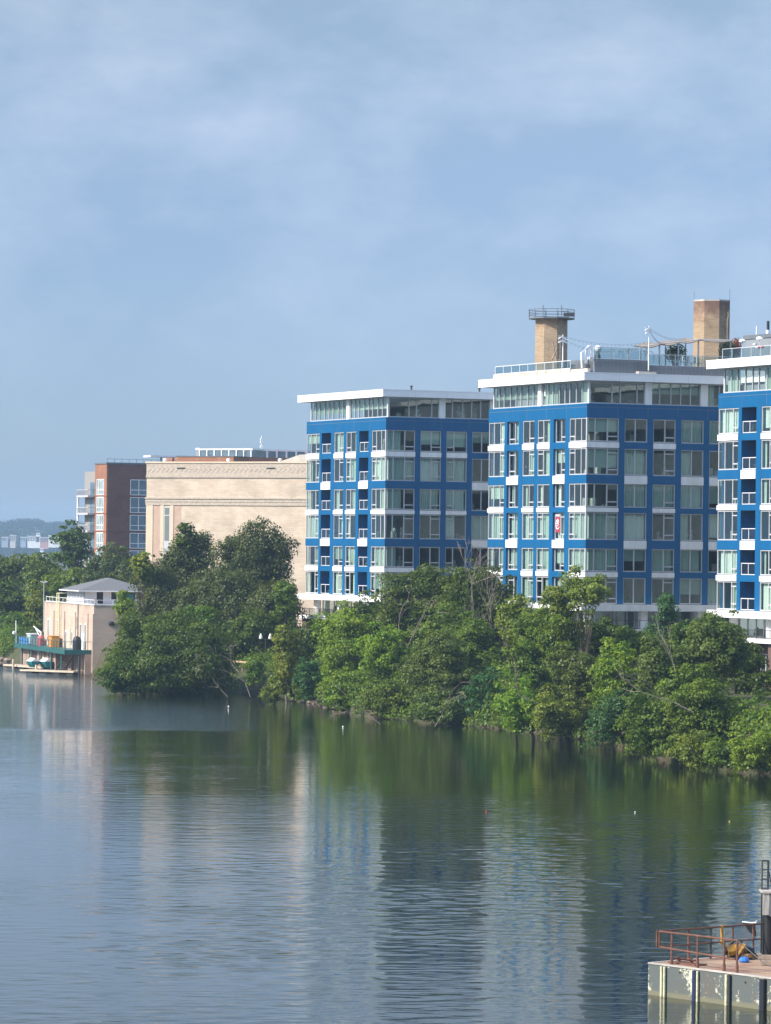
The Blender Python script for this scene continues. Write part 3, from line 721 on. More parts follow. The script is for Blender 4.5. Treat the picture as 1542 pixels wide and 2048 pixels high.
# rear wing that ties the three blocks together behind the courtyards
ww = empty('rear_wing', FL2.p(20, -20, 4), 'plain grey panelled rear wing rising behind the courtyards of the blue blocks', 'building')
q = MB(); q.box(FL3, -15, 128, -31, -19.0, 3.5, 33.2); q.build('wall', M['greypanel'], ww)
q = MB(); q.box(FL3, -15.3, 128.3, -31.3, -18.7, 33.2, 33.7); q.build('roof', M['white'], ww)
for cxx in (22.5, 74.5):
    q = MB(); q.box(FL3, cxx, cxx+29.4, -18.98, -18.9, 26.5, 29); q.box(FL3, cxx, cxx+29.4, -18.98, -18.9, 20, 22.6); q.box(FL3, cxx, cxx+29.4, -18.98, -18.9, 13.8, 16.2); q.build('window_band', M['glassdark'], ww)

# ---- things on the roof of the middle block
rt = empty('roof_terrace', FR2.p(6, -3, 33.8), 'raised roof deck clad in dark ribbed metal on the middle blue block', 'roof deck')
b = MB(); b.box(FR2, 0.9, 7.0, -6, -0.5, 33.8, 35.2); b.box(FR2, 7.0, 16.6, -6, -0.6, 33.8, 34.75)
dk = b.build('deck', M['greymetal'], rt)
b = MB()
for i in range(38): b.box(FR2, 1.2+i*0.155, 1.2+i*0.155+0.07, -0.5, -0.45, 33.82, 35.1)
for i in range(60): b.box(FR2, 7.15+i*0.155, 7.15+i*0.155+0.07, -0.6, -0.55, 33.82, 34.66)
b.build('ribbed_cladding', mat('ribbed_metal', (0.17, 0.19, 0.21), rough=0.45), dk)
b = MB(); b.box(FL2, 0.4, 4.0, -1.06, -0.9, 33.8, 35.0); eb = b.build('end_panel', M['greypanel'], rt)
b = MB(); b.box(FL2, 1.2, 2.1, -0.9, -0.86, 34.0, 34.7); b.build('louvre', M['darkmetal'], eb)
b = MB(); railing(b, FR2, 1.0, 7.0, -0.7, 35.2, 36.4, 2.05, 0.07); railing(b, FR2, 7.1, 16.6, -0.8, 34.75, 35.9, 1.6, 0.06)
b.build('railing', M['frame'], rt)
b = MB(); b.box(FR2, 1.05, 6.95, -0.72, -0.70, 35.3, 36.3); b.box(FR2, 7.15, 16.5, -0.82, -0.80, 34.85, 35.8); b.build('railing_glass', M['railglass'], rt)
# glass rail on the stained parapet
par = empty('roof_parapet', FL2.p(12, -0.3, 33.82), 'stained cream parapet with a low glass rail along the middle block roof', 'parapet')
b = MB(); b.box(FL2, 4.2, WL-0.6, -0.5, -0.2, 33.82, 34.35); b.box(FL2, 0.5, 4.2, -0.55, -0.25, 33.82, 34.25); b.build('kerb', M['cream_conc'], par)
b = MB(); railing(b, FL2, 4.4, WL-0.7, -0.35, 34.36, 35.2, 1.9, 0.06); b.build('rail', M['railw'], par)
b = MB(); b.box(FL2, 4.5, WL-0.8, -0.36, -0.345, 34.45, 35.12); b.build('glass_panel', M['railglass'], par)
def px_on(FF, d, px, py, zfix=None):
    """point where the sight line through the pixel meets the vertical plane at depth d of a face"""
    x, y = px-PX0, py-PY0
    xu = (x*math.cos(ROLL)+y*math.sin(ROLL))/F; yu = (-x*math.sin(ROLL)+y*math.cos(ROLL))/F
    o = FF.o+FF.n*d; e = FF.e
    # (o.x+u e.x) = xu (o.y+u e.y)
    u = (xu*o[1]-o[0])/(e[0]-xu*e[1]); Y = o[1]+u*e[1]
    return u, CAMZ-yu*Y, Y
# string light masts and strings
def mast(px, py_top, py_bot, d, lab, arms):
    u, zt, Y = px_on(FR2, d, px, py_top); _, zb, _ = px_on(FR2, d, px, py_bot)
    p0 = FR2.p(u, d, zb); r_ = empty('light_mast', p0, lab, 'mast')
    b = MB(); b.tube([p0, FR2.p(u, d, zt)], 0.06, 8, 0.045); b.build('pole', M['white'], r_)
    for (du, dz, ex) in arms:
        b = MB(); b.box(FR2, u+min(0, ex), u+max(0, ex), d-0.03, d+0.03, zt+dz, zt+dz+0.07)
        b.tube([FR2.p(u, d, zt+dz), FR2.p(u+ex, d, zt+dz-0.22)], 0.045, 6, 0.08); b.build('floodlight', M['white'], r_)
    return np.array(FR2.p(u, d, zt-0.15))
m1 = mast(1298, 652, 741, -0.1, 'tall white light mast on the front edge of the middle roof', [(0, -0.2, -0.45), (0, -0.55, -0.4), (0, -0.35, 0.35)])
m2 = mast(1126, 669, 735, -9.5, 'white light mast in front of the chimney with the railed platform', [(0, -0.2, -0.5), (0, -0.6, -0.5), (0, -0.3, 0.5), (0, -0.6, 0.45)])
def string(p0, p1, sag, lab, bulbs=True):
    p0, p1 = np.array(p0), np.array(p1); n = 22
    pts = [p0+(p1-p0)*i/n - np.array([0, 0, sag*4*(i/n)*(1-i/n)]) for i in range(n+1)]
    r_ = empty('string_light', p0, lab, 'string lights')
    b = MB(); b.tube(pts, 0.009, 4); b.build('cable', M['darkmetal'], r_)
    b = MB()
    for q in pts[1:-1]: b.lathe(q - np.array([0, 0, 0.16]), [(0.015, 0), (0.032, 0.04), (0.03, 0.08), (0.012, 0.11)], 6)
    b.build('bulb_strand', M['darkmetal'], r_)
pq = np.array(FR2.p(8.0, -1.5, 37.2))
string(m2, pq, 0.55, 'upper string of lights running from the left mast to the sail frame')
string(m2-np.array([0, 0, 0.3]), pq-np.array([0, 0, 0.1]), 1.1, 'lower sagging string of lights running from the left mast to the sail frame')
string(m1, FR2.p(12.0, -1.6, 37.7), 0.5, 'string of lights dropping from the tall front mast onto the shade sail')
string(m1-np.array([0, 0, .1]), FR2.p(9.6, -1.6, 37.1), 0.5, 'second slack string of lights under the one from the tall front mast')
b = MB(); b.box(FR2, 5.6, 7.6, -0.4, 0.25, 33.83, 34.08)
tag(b.build('ballast_block', M['concrete']), 'low concrete block at the foot of the tall front mast', 'ballast block')
# pergola with shade sail
pg = empty('pergola', FR2.p(11, -3, 34.8), 'brown shade sail stretched over grey posts on the middle roof', 'pergola')
tops = []
for (px, py) in ((1281, 694), (1319, 689), (1357, 685), (1397, 680)):
    u, zt, Y = px_on(FR2, -1.8, px, py); tops.append((u, zt))
    b = MB(); b.box(FR2, u-0.06, u+0.06, -1.86, -1.74, 34.8, zt); b.build('post', M['frame'], pg)
    b = MB(); b.box(FR2, u-0.05, u+0.05, -4.56, -4.46, 34.8, zt+0.05); b.build('post', M['frame'], pg)
u5, z5, _ = px_on(FR2, -1.8, 1461, 682); tops.append((u5, z5))
b = MB(); b.box(FR2, u5-0.06, u5+0.06, -1.86, -1.74, 34.8, z5); b.build('post', M['frame'], pg)
b = MB()
for i in range(len(tops)-1):
    (ua, za), (ub, zb) = tops[i], tops[i+1]
    for k in range(8):
        f0, f1 = k/8, (k+1)/8
        s0 = -0.28*math.sin(math.pi*f0); s1 = -0.28*math.sin(math.pi*f1)
        A = (ua+(ub-ua)*f0, za+(zb-za)*f0+s0*0.6); B_ = (ua+(ub-ua)*f1, za+(zb-za)*f1+s1*0.6)
        b.face([FR2.p(A[0], -1.5, A[1]), FR2.p(B_[0], -1.5, B_[1]), FR2.p(B_[0], -4.8, B_[1]+0.35), FR2.p(A[0], -4.8, A[1]+0.35)])
        b.face([FR2.p(A[0], -1.5, A[1]-0.06), FR2.p(B_[0], -1.5, B_[1]-0.06), FR2.p(B_[0], -4.8, B_[1]+0.29), FR2.p(A[0], -4.8, A[1]+0.29)])
        b.face([FR2.p(A[0], -1.5, A[1]), FR2.p(B_[0], -1.5, B_[1]), FR2.p(B_[0], -1.5, B_[1]-0.06), FR2.p(A[0], -1.5, A[1]-0.06)])
b.build('shade_sail', mat('brown_sailcloth', (0.21, 0.165, 0.125), rough=0.9, var=0.15), pg)
b = MB()
for i in range(len(tops)-1): b.tube([FR2.p(tops[i][0], -1.5, tops[i][1]+0.06), FR2.p(tops[i+1][0], -1.5, tops[i+1][1]+0.06)], 0.06, 5)
b.build('beam', M['frame'], pg)
# furniture, plants and grill on the deck
def rattan(u, d, z, lab):
    r_ = empty('roof_chair', FR2.p(u, d, z), lab, 'chair', 'white chairs on the middle roof deck')
    b = MB(); b.box(FR2, u-0.3, u+0.3, d-0.3, d+0.3, z+0.40, z+0.46); b.build('seat', M['white'], r_)
    b = MB(); b.box(FR2, u-0.3, u-0.24, d-0.3, d+0.3, z+0.46, z+1.05)
    b.build('backrest', M['white'], r_)
    for (a_, c_) in ((-.3, -.3), (.25, -.3), (-.3, .25), (.25, .25)):
        b = MB(); b.box(FR2, u+a_, u+a_+0.05, d+c_, d+c_+0.05, z, z+0.40); b.build('leg', M['white'], r_)
rattan(11.7, -1.6, 34.76, 'white roof chair under the shade sail, leftmost of three'); rattan(12.5, -1.7, 34.76, 'white roof chair under the shade sail, middle of three'); rattan(13.3, -1.6, 34.76, 'white roof chair under the shade sail, rightmost of three')
def bushpot(c, r, h, lm, lab, seed, leaf=0.14, n=900):
    rs = np.random.RandomState(seed); r_ = empty('potted_shrub', c, lab, 'potted shrub')
    b = MB(); b.lathe(c, [(0.28, 0), (0.36, 0.5), (0.33, 0.5)], 12); b.build('pot', M['greymetal'], r_)
    d = rdir(rs, n); P = np.array(c)+np.array([0, 0, 0.5+h*0.5])+d*np.array([r, r, h*0.5])*(0.3+0.8*rs.rand(n, 1))
    me = quads_mesh('foliage', P, rdir(rs, n), leaf*(0.6+rs.rand(n)), LM[lm], np.array(c), rs=rs)
    o = bpy.data.objects.new('foliage', me); COL.objects.link(o); o.parent = r_
bushpot(FR2.p(11.6, -3.2, 34.76), 1.1, 1.9, 'deep', 'dark evergreen shrub in a pot under the shade sail', 5, n=1500)
u, z, Y = px_on(FR2, -2.4, 1468, 715)
bushpot(FR2.p(u-0.6, -2.6, 34.76), 0.95, 2.3, 'deep', 'dark green shrub in a pot beside the red one', 6, n=1400)
bushpot(FR2.p(u+0.35, -2.6, 35.4), 0.6, 2.0, 'rust', 'red-leaved shrub in a pot at the end of the shade sail', 7, n=1000)
# climbing handrails of the plunge pool
for i, (px0) in enumerate((1225, 1277)):
    u, z, Y = px_on(FR2, -2.5, px0, 707)
    b = MB()
    for s_ in (0, 0.55):
        b.tube([FR2.p(u+s_, -2.5, 35.2), FR2.p(u+0.25+s_, -2.5, 36.0), FR2.p(u+0.6+s_, -2.5, 36.25), FR2.p(u+1.0+s_, -2.5, 36.2), FR2.p(u+1.2+s_, -2.5, 35.9), FR2.p(u+1.2+s_, -2.5, 35.2)], 0.035, 5)
    tag(b.build('pool_handrail', M['railw']), 'curved steel pool handrail behind the %s part of the glass rail' % ('left' if i == 0 else 'right'), 'handrail')
# white equipment frame and covered grill at the left end of the deck
r_ = empty('exercise_frame', FR2.p(0.3, -1.6, 35.0), 'white bent tube frame at the left end of the middle roof deck', 'frame')
b = MB(); b.tube([FR2.p(0.2, -1.6, 34.3), FR2.p(0.1, -1.6, 35.8), FR2.p(0.9, -1.6, 36.5), FR2.p(1.1, -1.6, 36.6), FR2.p(1.3, -1.6, 35.0)], 0.11, 6); b.build('tube', M['white'], r_)
b = MB(); b.box(FR2, 0.55, 0.75, -1.7, -1.5, 34.8, 36.1); b.box(FR2, 0.9, 1.5, -1.9, -1.3, 35.2, 35.45); b.build('panel', M['white'], r_)
r_ = empty('kettle_grill', FR2.p(1.9, -1.5, 35.2), 'round white kettle grill on dark legs on the middle roof deck', 'grill')
b = MB(); b.lathe(FR2.p(1.9, -1.5, 35.9), [(0.12, 0), (0.33, 0.15), (0.38, 0.35), (0.3, 0.6), (0.08, 0.72)], 12); b.build('lid', M['white'], r_)
b = MB(); b.lathe(FR2.p(1.9, -1.5, 35.2), [(0.42, 0), (0.3, 0.1), (0.22, 0.6), (0.12, 0.75)], 8); b.build('stand', M['greymetal'], r_)
# grey rooftop plant house on the rear wing
gp = empty('roof_plant_house', FL3.p(36, -20, 33.7), 'long grey metal penthouse box behind the nearest block roof', 'penthouse')
b = MB(); b.box(FL3, 5, 51.5, -27, -19.2, 33.7, 37.6); bd = b.build('wall', M['greypanel'], gp)
b = MB(); b.box(FL3, 4.9, 51.6, -27.1, -19.1, 37.6, 38.0); b.build('roof', M['greymetal'], gp)
b = MB()
for i in range(60): b.box(FL3, 18+i*0.3, 18.14+i*0.3, -19.2, -19.12, 35.6, 37.3)
b.build('louvre', M['darkmetal'], bd)
for px, py, lab in ((1536, 664, 'black topped white flue pipe standing on the grey penthouse'), (1513, 676, 'thin white pole on the grey penthouse')):
    u, z, Y = px_on(FL3, -20.5, px, py)
    b = MB(); c = FL3.p(u, -20.5, 38.0); r_ = empty('flue_pipe' if px > 1520 else 'thin_pole', c, lab, 'pipe' if px > 1520 else 'pole')
    if px > 1520:
        b.tube([c, FL3.p(u, -20.5, 38.5)], 0.2, 8); b.build('base', M['white'], r_); b = MB(); b.tube([FL3.p(u, -20.5, 38.5), FL3.p(u, -20.5, 39.4)], 0.14, 8); b.build('cap', M['black'], r_)
    else: b.tube([c, FL3.p(u, -20.5, 39.0)], 0.06, 6); b.build('pole', M['white'], r_)
# umbrellas / round lamps seen against the penthouse
for i, (px, py, m_, lab) in enumerate(((1485, 683, 'white', 'round white lamp head in front of the red-leaved shrub'), (1519, 678, 'white', 'round white lamp head right of the red-leaved shrub'), (1507, 689, 'frame', 'small grey spotlight between the two round lamp heads'), (1512, 694, 'white', 'small white spotlight with a red end on the nearest roof'))):
    u, z, Y = px_on(FL3, -6.0, px, py)
    r_ = empty('roof_lamp', FL3.p(u, -6, 33.8), lab, 'lamp', 'lamps on posts on the nearest roof')
    b = MB(); b.tube([FL3.p(u, -6.0, 33.8), FL3.p(u, -6.0, z)], 0.035, 5); b.build('post', M['frame'], r_)
    b = MB(); b.lathe(FL3.p(u, -6.0, z-0.12), [(0.05, 0), (0.28, 0.05), (0.34, 0.16), (0.24, 0.3), (0.04, 0.36)], 10) if i < 2 else b.tube([FL3.p(u, -6, z), FL3.p(u-0.5, -6, z-0.05)], 0.12, 7, 0.16)
    b.build('lamp_head', M[m_], r_)
    if i == 3:
        b = MB(); b.tube([FL3.p(u-0.5, -6, z-0.05), FL3.p(u-1.3, -6, z-0.02)], 0.13, 7, 0.15); b.build('lamp_tail', mat('red_cloth', (0.45, 0.04, 0.06)), r_)
# glass rail on the nearest roof
b = MB(); railing(b, FL3, 12, WL+0.4, -0.6, 33.83, 34.9, 1.9, 0.05)
r_ = empty('roof_railing', FL3.p(15, -0.6, 33.83), 'thin glass railing on the roof edge of the nearest blue block', 'railing'); b.build('rail', M['frame'], r_)
b = MB(); b.box(FL3, 12.1, WL+0.3, -0.61, -0.595, 33.95, 34.8); b.build('glass_panel', M['railglass'], r_)

# ---- red banner behind a window of the middle block (bay 2 from the corner, fourth row)
z0, z1 = WZ[3]
bn = empty('window_banner', FL2.p(5.9, -0.27, z0), 'red banner with a white curly emblem hung in a window of the middle block', 'banner')
b = MB(); b.box(FL2, 6.05, 7.1, -0.24, -0.225, z0+0.72, z1-0.42); b.build('cloth', mat('dark_red_cloth', (0.32, 0.035, 0.06), rough=0.8), bn)
b = MB(); b.box(FL2, 6.08, 7.07, -0.222, -0.21, z1-0.41, z1-0.16); b.build('header_strip', M['frame'], bn)
sq = [(0.45,0.06),(0.68,0.16),(0.82,0.30),(0.70,0.36),(0.45,0.26),(0.22,0.16),(0.08,0.28),(0.14,0.42),(0.35,0.44),(0.66,0.40),(0.76,0.54),(0.60,0.64),(0.42,0.60)]
sq2 = [(0.14,0.42),(0.12,0.62),(0.22,0.78),(0.50,0.90),(0.80,0.84),(0.92,0.70)]
zt, zb = z1-0.62, z0+0.92
for pl in (sq, sq2):
    b = MB(); b.tube([FL2.p(7.0-0.85*x, -0.20, zt+(zb-zt)*y) for x, y in pl], 0.052, 6); b.build('emblem', M['white'], bn)
# ------------------------------------------------------------------ chimneys
def octo(c, r, rot=0.0, n=8): return [(c[0]+r*math.cos(rot+2*math.pi*k/n), c[1]+r*math.sin(rot+2*math.pi*k/n)) for k in range(n)]
M['ybrick'] = brick_mat('yellow_brick', (0.45, 0.32, 0.19), (0.34, 0.23, 0.13), (0.26, 0.20, 0.15), 0.42, 0.14, 0.2, ms=0.02, stain=(35.2, 42.5, (0.17, 0.10, 0.07)))
M['ybrick1'] = brick_mat('yellow_brick_weathered', (0.46, 0.34, 0.21), (0.36, 0.25, 0.15), (0.28, 0.22, 0.16), 0.42, 0.14, 0.2, ms=0.02, stain=(36.5, 43.5, (0.20, 0.12, 0.07)))
# 1: with railed platform
D = 490; cx = W(1103, 650, D)[0]; zt = W(1103, 637, D)[2]; s = D/F
ch = empty('chimney', (cx, D, 4), 'octagonal yellow brick chimney with a railed steel platform round its top', 'chimney', 'old brick chimneys behind the blue blocks')
b = MB(); r0, r1 = 37.2*s, 34.0*s
poly0, poly1 = octo((cx, D), r0, 0.305), octo((cx, D), r1, 0.305)
k = len(b.v)
for p_ in poly0: b.v.append((p_[0], p_[1], 4))
for p_ in poly1: b.v.append((p_[0], p_[1], zt))
for i in range(8): b.f.append((k+i, k+(i+1) % 8, k+8+(i+1) % 8, k+8+i)); b.m.append(0)
b.f.append(tuple(k+8+i for i in range(8))); b.m.append(0)
b.build('shaft', M['ybrick1'], ch)
b = MB(); b.prism(octo((cx, D), 47*s, 0.2, 12), zt-0.1, zt+0.05); b.build('platform', M['greymetal'], ch)
b = MB()
for zz in (zt+0.4, zt+0.7, zt+1.05): 
    q = octo((cx, D), 46.5*s, 0.2, 12); q = [(a_, c_, zz) for a_, c_ in q]; b.tube(q+[q[0]], 0.035, 4)
for (a_, c_) in octo((cx, D), 46.5*s, 0.2, 12): b.tube([(a_, c_, zt), (a_, c_, zt+1.07)], 0.04, 4)
for a_ in (-19, 18): b.tube([(cx+a_*s, D-45*s, zt), (cx+a_*s, D-45*s, zt+1.45)], 0.06, 5)
b.build('railing', M['greymetal'], ch)
b = MB(); b.box(WORLD, cx+22*s, cx+44*s, D-46.9*s, D-44*s, zt+0.1, zt+0.55); b.build('equipment_box', M['darkmetal'], ch)
b = MB()   # climbing gantry with crossed braces on the camera side
fx = D-36*s
for a_ in (-9, 16): b.tube([(cx+a_*s, fx-0.7, zt-9.3), (cx+a_*s, fx-0.7, zt-2.9-0.0*a_)], 0.05, 4)
b.tube([(cx-9*s, fx-0.7, zt-5.2), (cx+16*s, fx-0.7, zt-5.2)], 0.05, 4); b.tube([(cx-9*s, fx-0.7, zt-6.3), (cx+28*s, fx-0.7, zt-6.3)], 0.06, 4)
b.tube([(cx-9*s, fx-0.7, zt-3.0), (cx+6*s, fx-0.7, zt-3.0)], 0.04, 4); b.tube([(cx, fx-0.7, zt-3.0), (cx+9*s, fx-0.7, zt-5.3)], 0.09, 4)
b.tube([(cx+9*s, fx-0.7, zt-3.9), (cx-1*s, fx-0.7, zt-5.2)], 0.08, 4)
b.box(WORLD, cx-10*s, cx+22*s, fx-1.2, fx+0.2, zt-6.5, zt-6.35)
b.build('climbing_gantry', M['wood'], ch)
# 2: plain
D = 455; cx = W(1423, 650, D)[0]; zt = W(1423, 604, D)[2]; s = D/F
ch = empty('chimney', (cx, D, 4), 'octagonal yellow brick chimney with a bare soot-stained top', 'chimney', 'old brick chimneys behind the blue blocks')
b = MB(); b.prism(octo((cx, D), 39.0*s, 0.32), 4, zt); b.build('shaft', M['ybrick'], ch)
b = MB(); b.prism(octo((cx, D), 39.4*s, 0.32), zt, zt+0.18); b.build('cap', M['concrete'], ch)
for a_, h_ in ((-36, 1.0), (35, 1.3), (15, 0.25)):
    b = MB(); b.tube([(cx+a_*s, D-8*s, zt+0.15), (cx+a_*s, D-8*s, zt+0.15+h_)], 0.03, 4); b.build('lightning_rod', M['greymetal'], ch)
b = MB(); q0 = octo((cx, D), 40.2*s, -0.13+0.39)
b.tube([(cx+29*s, D-30*s, 20), (cx+29*s, D-30*s, zt-2.2), (cx+31*s, D-29*s, zt-1.6), (cx+30*s, D-30*s, zt-1.2)], 0.06, 5); b.build('conduit', M['wood'], ch)

# ------------------------------------------------------------------ tan brick building
ang_t = R(-28.0)
eT = np.array([math.cos(ang_t), math.sin(ang_t)]); nT = np.array([eT[1], -eT[0]])
oT = W(291, 925, 600)
FT = Fr(oT, eT, nT)
M['tanbrick'] = brick_mat('tan_brick', (0.55, 0.455, 0.355), (0.48, 0.39, 0.295), (0.42, 0.35, 0.28), 0.9, 0.30, ang_t, ms=0.02)
M['tanstone'] = mat('limestone_trim', (0.56, 0.46, 0.34), rough=0.85, var=0.06)
M['frieze'] = mat('carved_stone', (0.43, 0.365, 0.295), rough=0.9, var=0.15, vscale=3, bump=0.5, bscale=2.5)
M['pinkpanel'] = mat('pink_stone_panel', (0.44, 0.31, 0.24), rough=0.85, var=0.07)
tb = empty('brick_hall', FT.p(25, -10, 4), 'large windowless tan brick hall with carved stone frieze and one slit window', 'building')
ZT = 28.75
b = MB(); b.box(FT, 0.25, 50, -40, 0, 3.5, ZT-2.3); b.build('wall', M['tanbrick'], tb)
b = MB(); b.box(FT, 0.25, 50, -40, 0.10, ZT-2.3, ZT-0.15); b.box(FT, 0.2, 50.05, -40.05, 0.16, ZT-2.3, ZT-1.9); b.build('frieze', M['frieze'], tb)
b = MB()
for i in range(62):   # slanting relief of the frieze
    u = 0.5+i*0.8
    b.tube([FT.p(u, 0.11, ZT-0.5), FT.p(u+0.55, 0.11, ZT-1.0), FT.p(u, 0.11, ZT-1.5)], 0.035, 4)
b.build('frieze_relief', M['frieze'], tb)
for u in (5.6, 21.0, 36.0):
    b = MB(); b.box(FT, u, u+1.4, 0.1, 0.2, ZT-0.95, ZT-0.8); b.build('roof_scupper', M['black'], tb)
b = MB(); b.box(FT, 0.1, 50.1, -40.1, 0.22, ZT-0.15, ZT+0.1); b.build('coping', M['tanstone'], tb)
zc = W(291, 1000, 600)[2]
b = MB(); b.box(FT, 0.15, 50, 0, 0.14, zc-0.75, zc+0.45); b.box(FT, 0.1, 50, 0, 0.26, zc+0.18, zc+0.38); b.box(FT, 0.1, 50, 0, 0.2, zc-0.25, zc-0.1); b.build('cornice', M['frieze'], tb)
for (a_, c_, m_, dd) in ((0.25, 1.45, 'tanstone', 0.10), (1.45, 2.75, 'pinkpanel', 0.02), (2.75, 3.35, 'tanstone', 0.10), (4.45, 5.05, 'tanstone', 0.10), (5.05, 6.3, 'pinkpanel', 0.02)):
    b = MB(); b.box(FT, a_, c_, 0, dd, 3.6, zc-0.75); b.build('pilaster' if m_ == 'tanstone' else 'stone_panel', M[m_], tb)
b = MB(); b.box(FT, 3.35, 4.45, 0, 0.06, 14, zc-1.0); f_ = b.build('window', M['frame'], tb)
b = MB(); b.box(FT, 3.5, 4.3, 0.06, 0.075, 17, zc-1.15); b.build('pane', mat('slit_glass', (0.16, 0.18, 0.16), rough=0.2), f_)
b = MB(); b.box(FT, 3.35, 4.45, 0.06, 0.09, zc-2.35, zc-2.2); b.build('transom', M['frame'], f_)
for i, px in enumerate((330, 457, 560)):
    b = MB(); u, z, Y = px_on(FT, -1.0, px, 922)
    b.lathe(FT.p(u, -1, ZT+0.1), [(0.2, 0), (0.3, 0.2), (0.3, 0.4), (0.05, 0.5)], 8); b.build('roof_vent', M['white'], tb)
# white sloped skylight at the right end of its roof
b = MB()
A = [px_on(FT, -3, px, py)[0] for px, py in ((553, 922), (600, 912))]
b.v += [FT.p(A[0], -3, ZT), FT.p(A[1], -3, ZT), FT.p(A[1], -3, ZT+1.2), FT.p(A[0], -8, ZT), FT.p(A[1], -8, ZT), FT.p(A[1], -8, ZT+1.2)]
b.f += [(0, 1, 2), (3, 5, 4), (0, 2, 5, 3), (1, 4, 5, 2), (0, 3, 4, 1)]; b.m += [0]*5
b.box(FT, A[1], A[1]+8, -8, -3, ZT, ZT+1.2)
b.build('roof_hood', M['concrete'], tb)

# ------------------------------------------------------------------ brick apartment building on the far left
M['brickor'] = brick_mat('orange_brick', (0.33, 0.135, 0.07), (0.27, 0.105, 0.055), (0.30, 0.2, 0.15), 0.5, 0.2, math.pi/2-TH, ms=0.02)
M['brickshade'] = brick_mat('shaded_face_brick', (0.215, 0.098, 0.074), (0.165, 0.075, 0.058), (0.17, 0.10, 0.085), 0.5, 0.2, TH, ms=0.02)  # darker copy of the orange brick, shade of the right face put into colour
CA = np.array(W(213, 1000, 700)[:2])
FAL = Fr(CA, E2, NL); FAR = Fr(CA, E1, NR)
ab = empty('brick_apartment_house', FAR.p(10, -6, 4), 'orange brick apartment house, coloured browner on its shaded face, with corner balconies left of the tan hall', 'building')
ZA = W(213, 928, 700)[2]
b = MB(); b.box(FAL, 0, 5.9, -0.3, 0, 4, ZA); b.build('wall', M['brickor'], ab)
b = MB(); b.box(FAR, 0.3, 46, -5.8, 0, 4, ZA-0.02); b.box(FAR, 14, 46, -18, -5.8, 4, ZA-0.03); b.build('wall', M['brickshade'], ab)
b = MB(); b.box(FAL, 5.9, 12.2, -14, -0.35, 4, ZA-1.2); b.build('wall', mat('beige_render', (0.27, 0.255, 0.245), rough=0.8), ab)
b = MB(); b.box(FAR, -0.1, 46, -5.9, 0.1, ZA-0.02, ZA+0.25); b.box(FAL, 0, 6.0, -0.4, 0.12, ZA+0.0, ZA+0.27); b.build('coping', M['greymetal'], ab)
zr = [W(213, y, 700)[2] for y in (958, 993.5, 1029, 1065, 1100)]
M['aptglass'] = mat('blue_reflecting_glass', (0.10, 0.16, 0.20), rough=0.03, spec=1.0, var=0.5, vscale=0.35)
M['aptglass_lit'] = mat('sunlit_face_glass', (0.22, 0.29, 0.30), rough=0.08, spec=0.8, var=0.5, vscale=0.6)  # paler copy of the pane glass, sunlight on the left face put into colour
for zt_ in zr:
    for FF, u0, u1, nm in ((FAL, 1.3, 4.9, 4), (FAR, 4.4, 9.2, 3)):
        b = MB(); z0 = zt_-2.75
        b.box(FF, u0, u0+0.12, 0, 0.06, z0, zt_); b.box(FF, u1-0.12, u1, 0, 0.06, z0, zt_); b.box(FF, u0, u1, 0, 0.055, z0, z0+0.12); b.box(FF, u0, u1, 0, 0.055, zt_-0.12, zt_)
        b.box(FF, u0, u1, 0, 0.05, z0+0.85, z0+0.97)
        for i in range(1, nm): b.box(FF, u0+(u1-u0)*i/nm-0.07, u0+(u1-u0)*i/nm+0.07, 0, 0.058, z0, zt_)
        f_ = b.build('window', M['white'], ab)
        b = MB(); b.box(FF, u0+0.05, u1-0.05, 0, 0.03, z0+0.05, zt_-0.05); b.build('pane', M['aptglass'] if FF is FAR else M['aptglass_lit'], f_)
    b = MB(); b.box(FAR, 0.0, 46, 0, 0.07, zt_-3.05, zt_-2.9); b.box(FAL, 0, 5.9, 0, 0.07, zt_-3.05, zt_-2.9); b.build('string_course', M['brickshade'], ab)
    # balcony on the left
    z0 = zt_-2.9
    b = MB(); b.box(FAL, 6.1, 12.0, -0.34, 1.25, z0-0.25, z0); bal = b.build('balcony', M['frame'], ab)
    b = MB(); railing(b, FAL, 6.15, 11.95, 1.18, z0, z0+1.1, 1.1, 0.1); railing(b, Fr(FAL.p(6.15, 0, 0), -NR*0+FAL.n, -FAL.e), -0.3, 1.2, 0, z0, z0+1.1, 1.1, 0.08)
    for i in range(23): b.box(FAL, 6.2+i*0.25, 6.23+i*0.25, 1.16, 1.20, z0, z0+1.05)
    b.build('railing', M['frame'], bal)
    b = MB(); b.box(FAL, 6.3, 9.3, -0.35, -0.30, z0, z0+2.4); b.build('glass_door', M['aptglass'], bal)
    b = MB(); b.tube([FAL.p(11.8, 1.0, z0-3.0), FAL.p(11.8, 1.0, z0-0.25)], 0.22, 6); b.build('pillar', M['white'], bal)
# roof railing, white canopy, setback storey
b = MB(); railing(b, FAR, 0.2, 14, -0.5, ZA+0.25, ZA+0.95, 1.4, 0.06); b.build('roof_railing', M['greymetal'], ab)
u0, z0, _ = px_on(FAR, -2.5, 301, 911); u1, z1, _ = px_on(FAR, -2.5, 402, 917)
b = MB(); b.box(FAR, u0, u0+10, -6, -2.5, z0-0.25, z0+0.05); cp = b.build('canopy', M['white'], ab)
for i in range(6):
    b = MB(); uu = u0+2+i*2.3; b.box(FAR, uu, uu+0.25, -2.9, -2.65, ZA, z0-0.25); b.build('canopy_post', M['greymetal'], ab)
u0, z0, _ = px_on(FAR, -8, 352, 914); u1, z1, _ = px_on(FAR, -8, 479, 914)
b = MB(); b.box(FAR, u0, 60, -13, -8, ZA, W(400, 912.0, 715)[2]); b.build('setback_storey', M['brickor'], ab)
u0, z0, _ = px_on(FAR, -10, 398, 898); u1, z1, _ = px_on(FAR, -10, 510, 898)
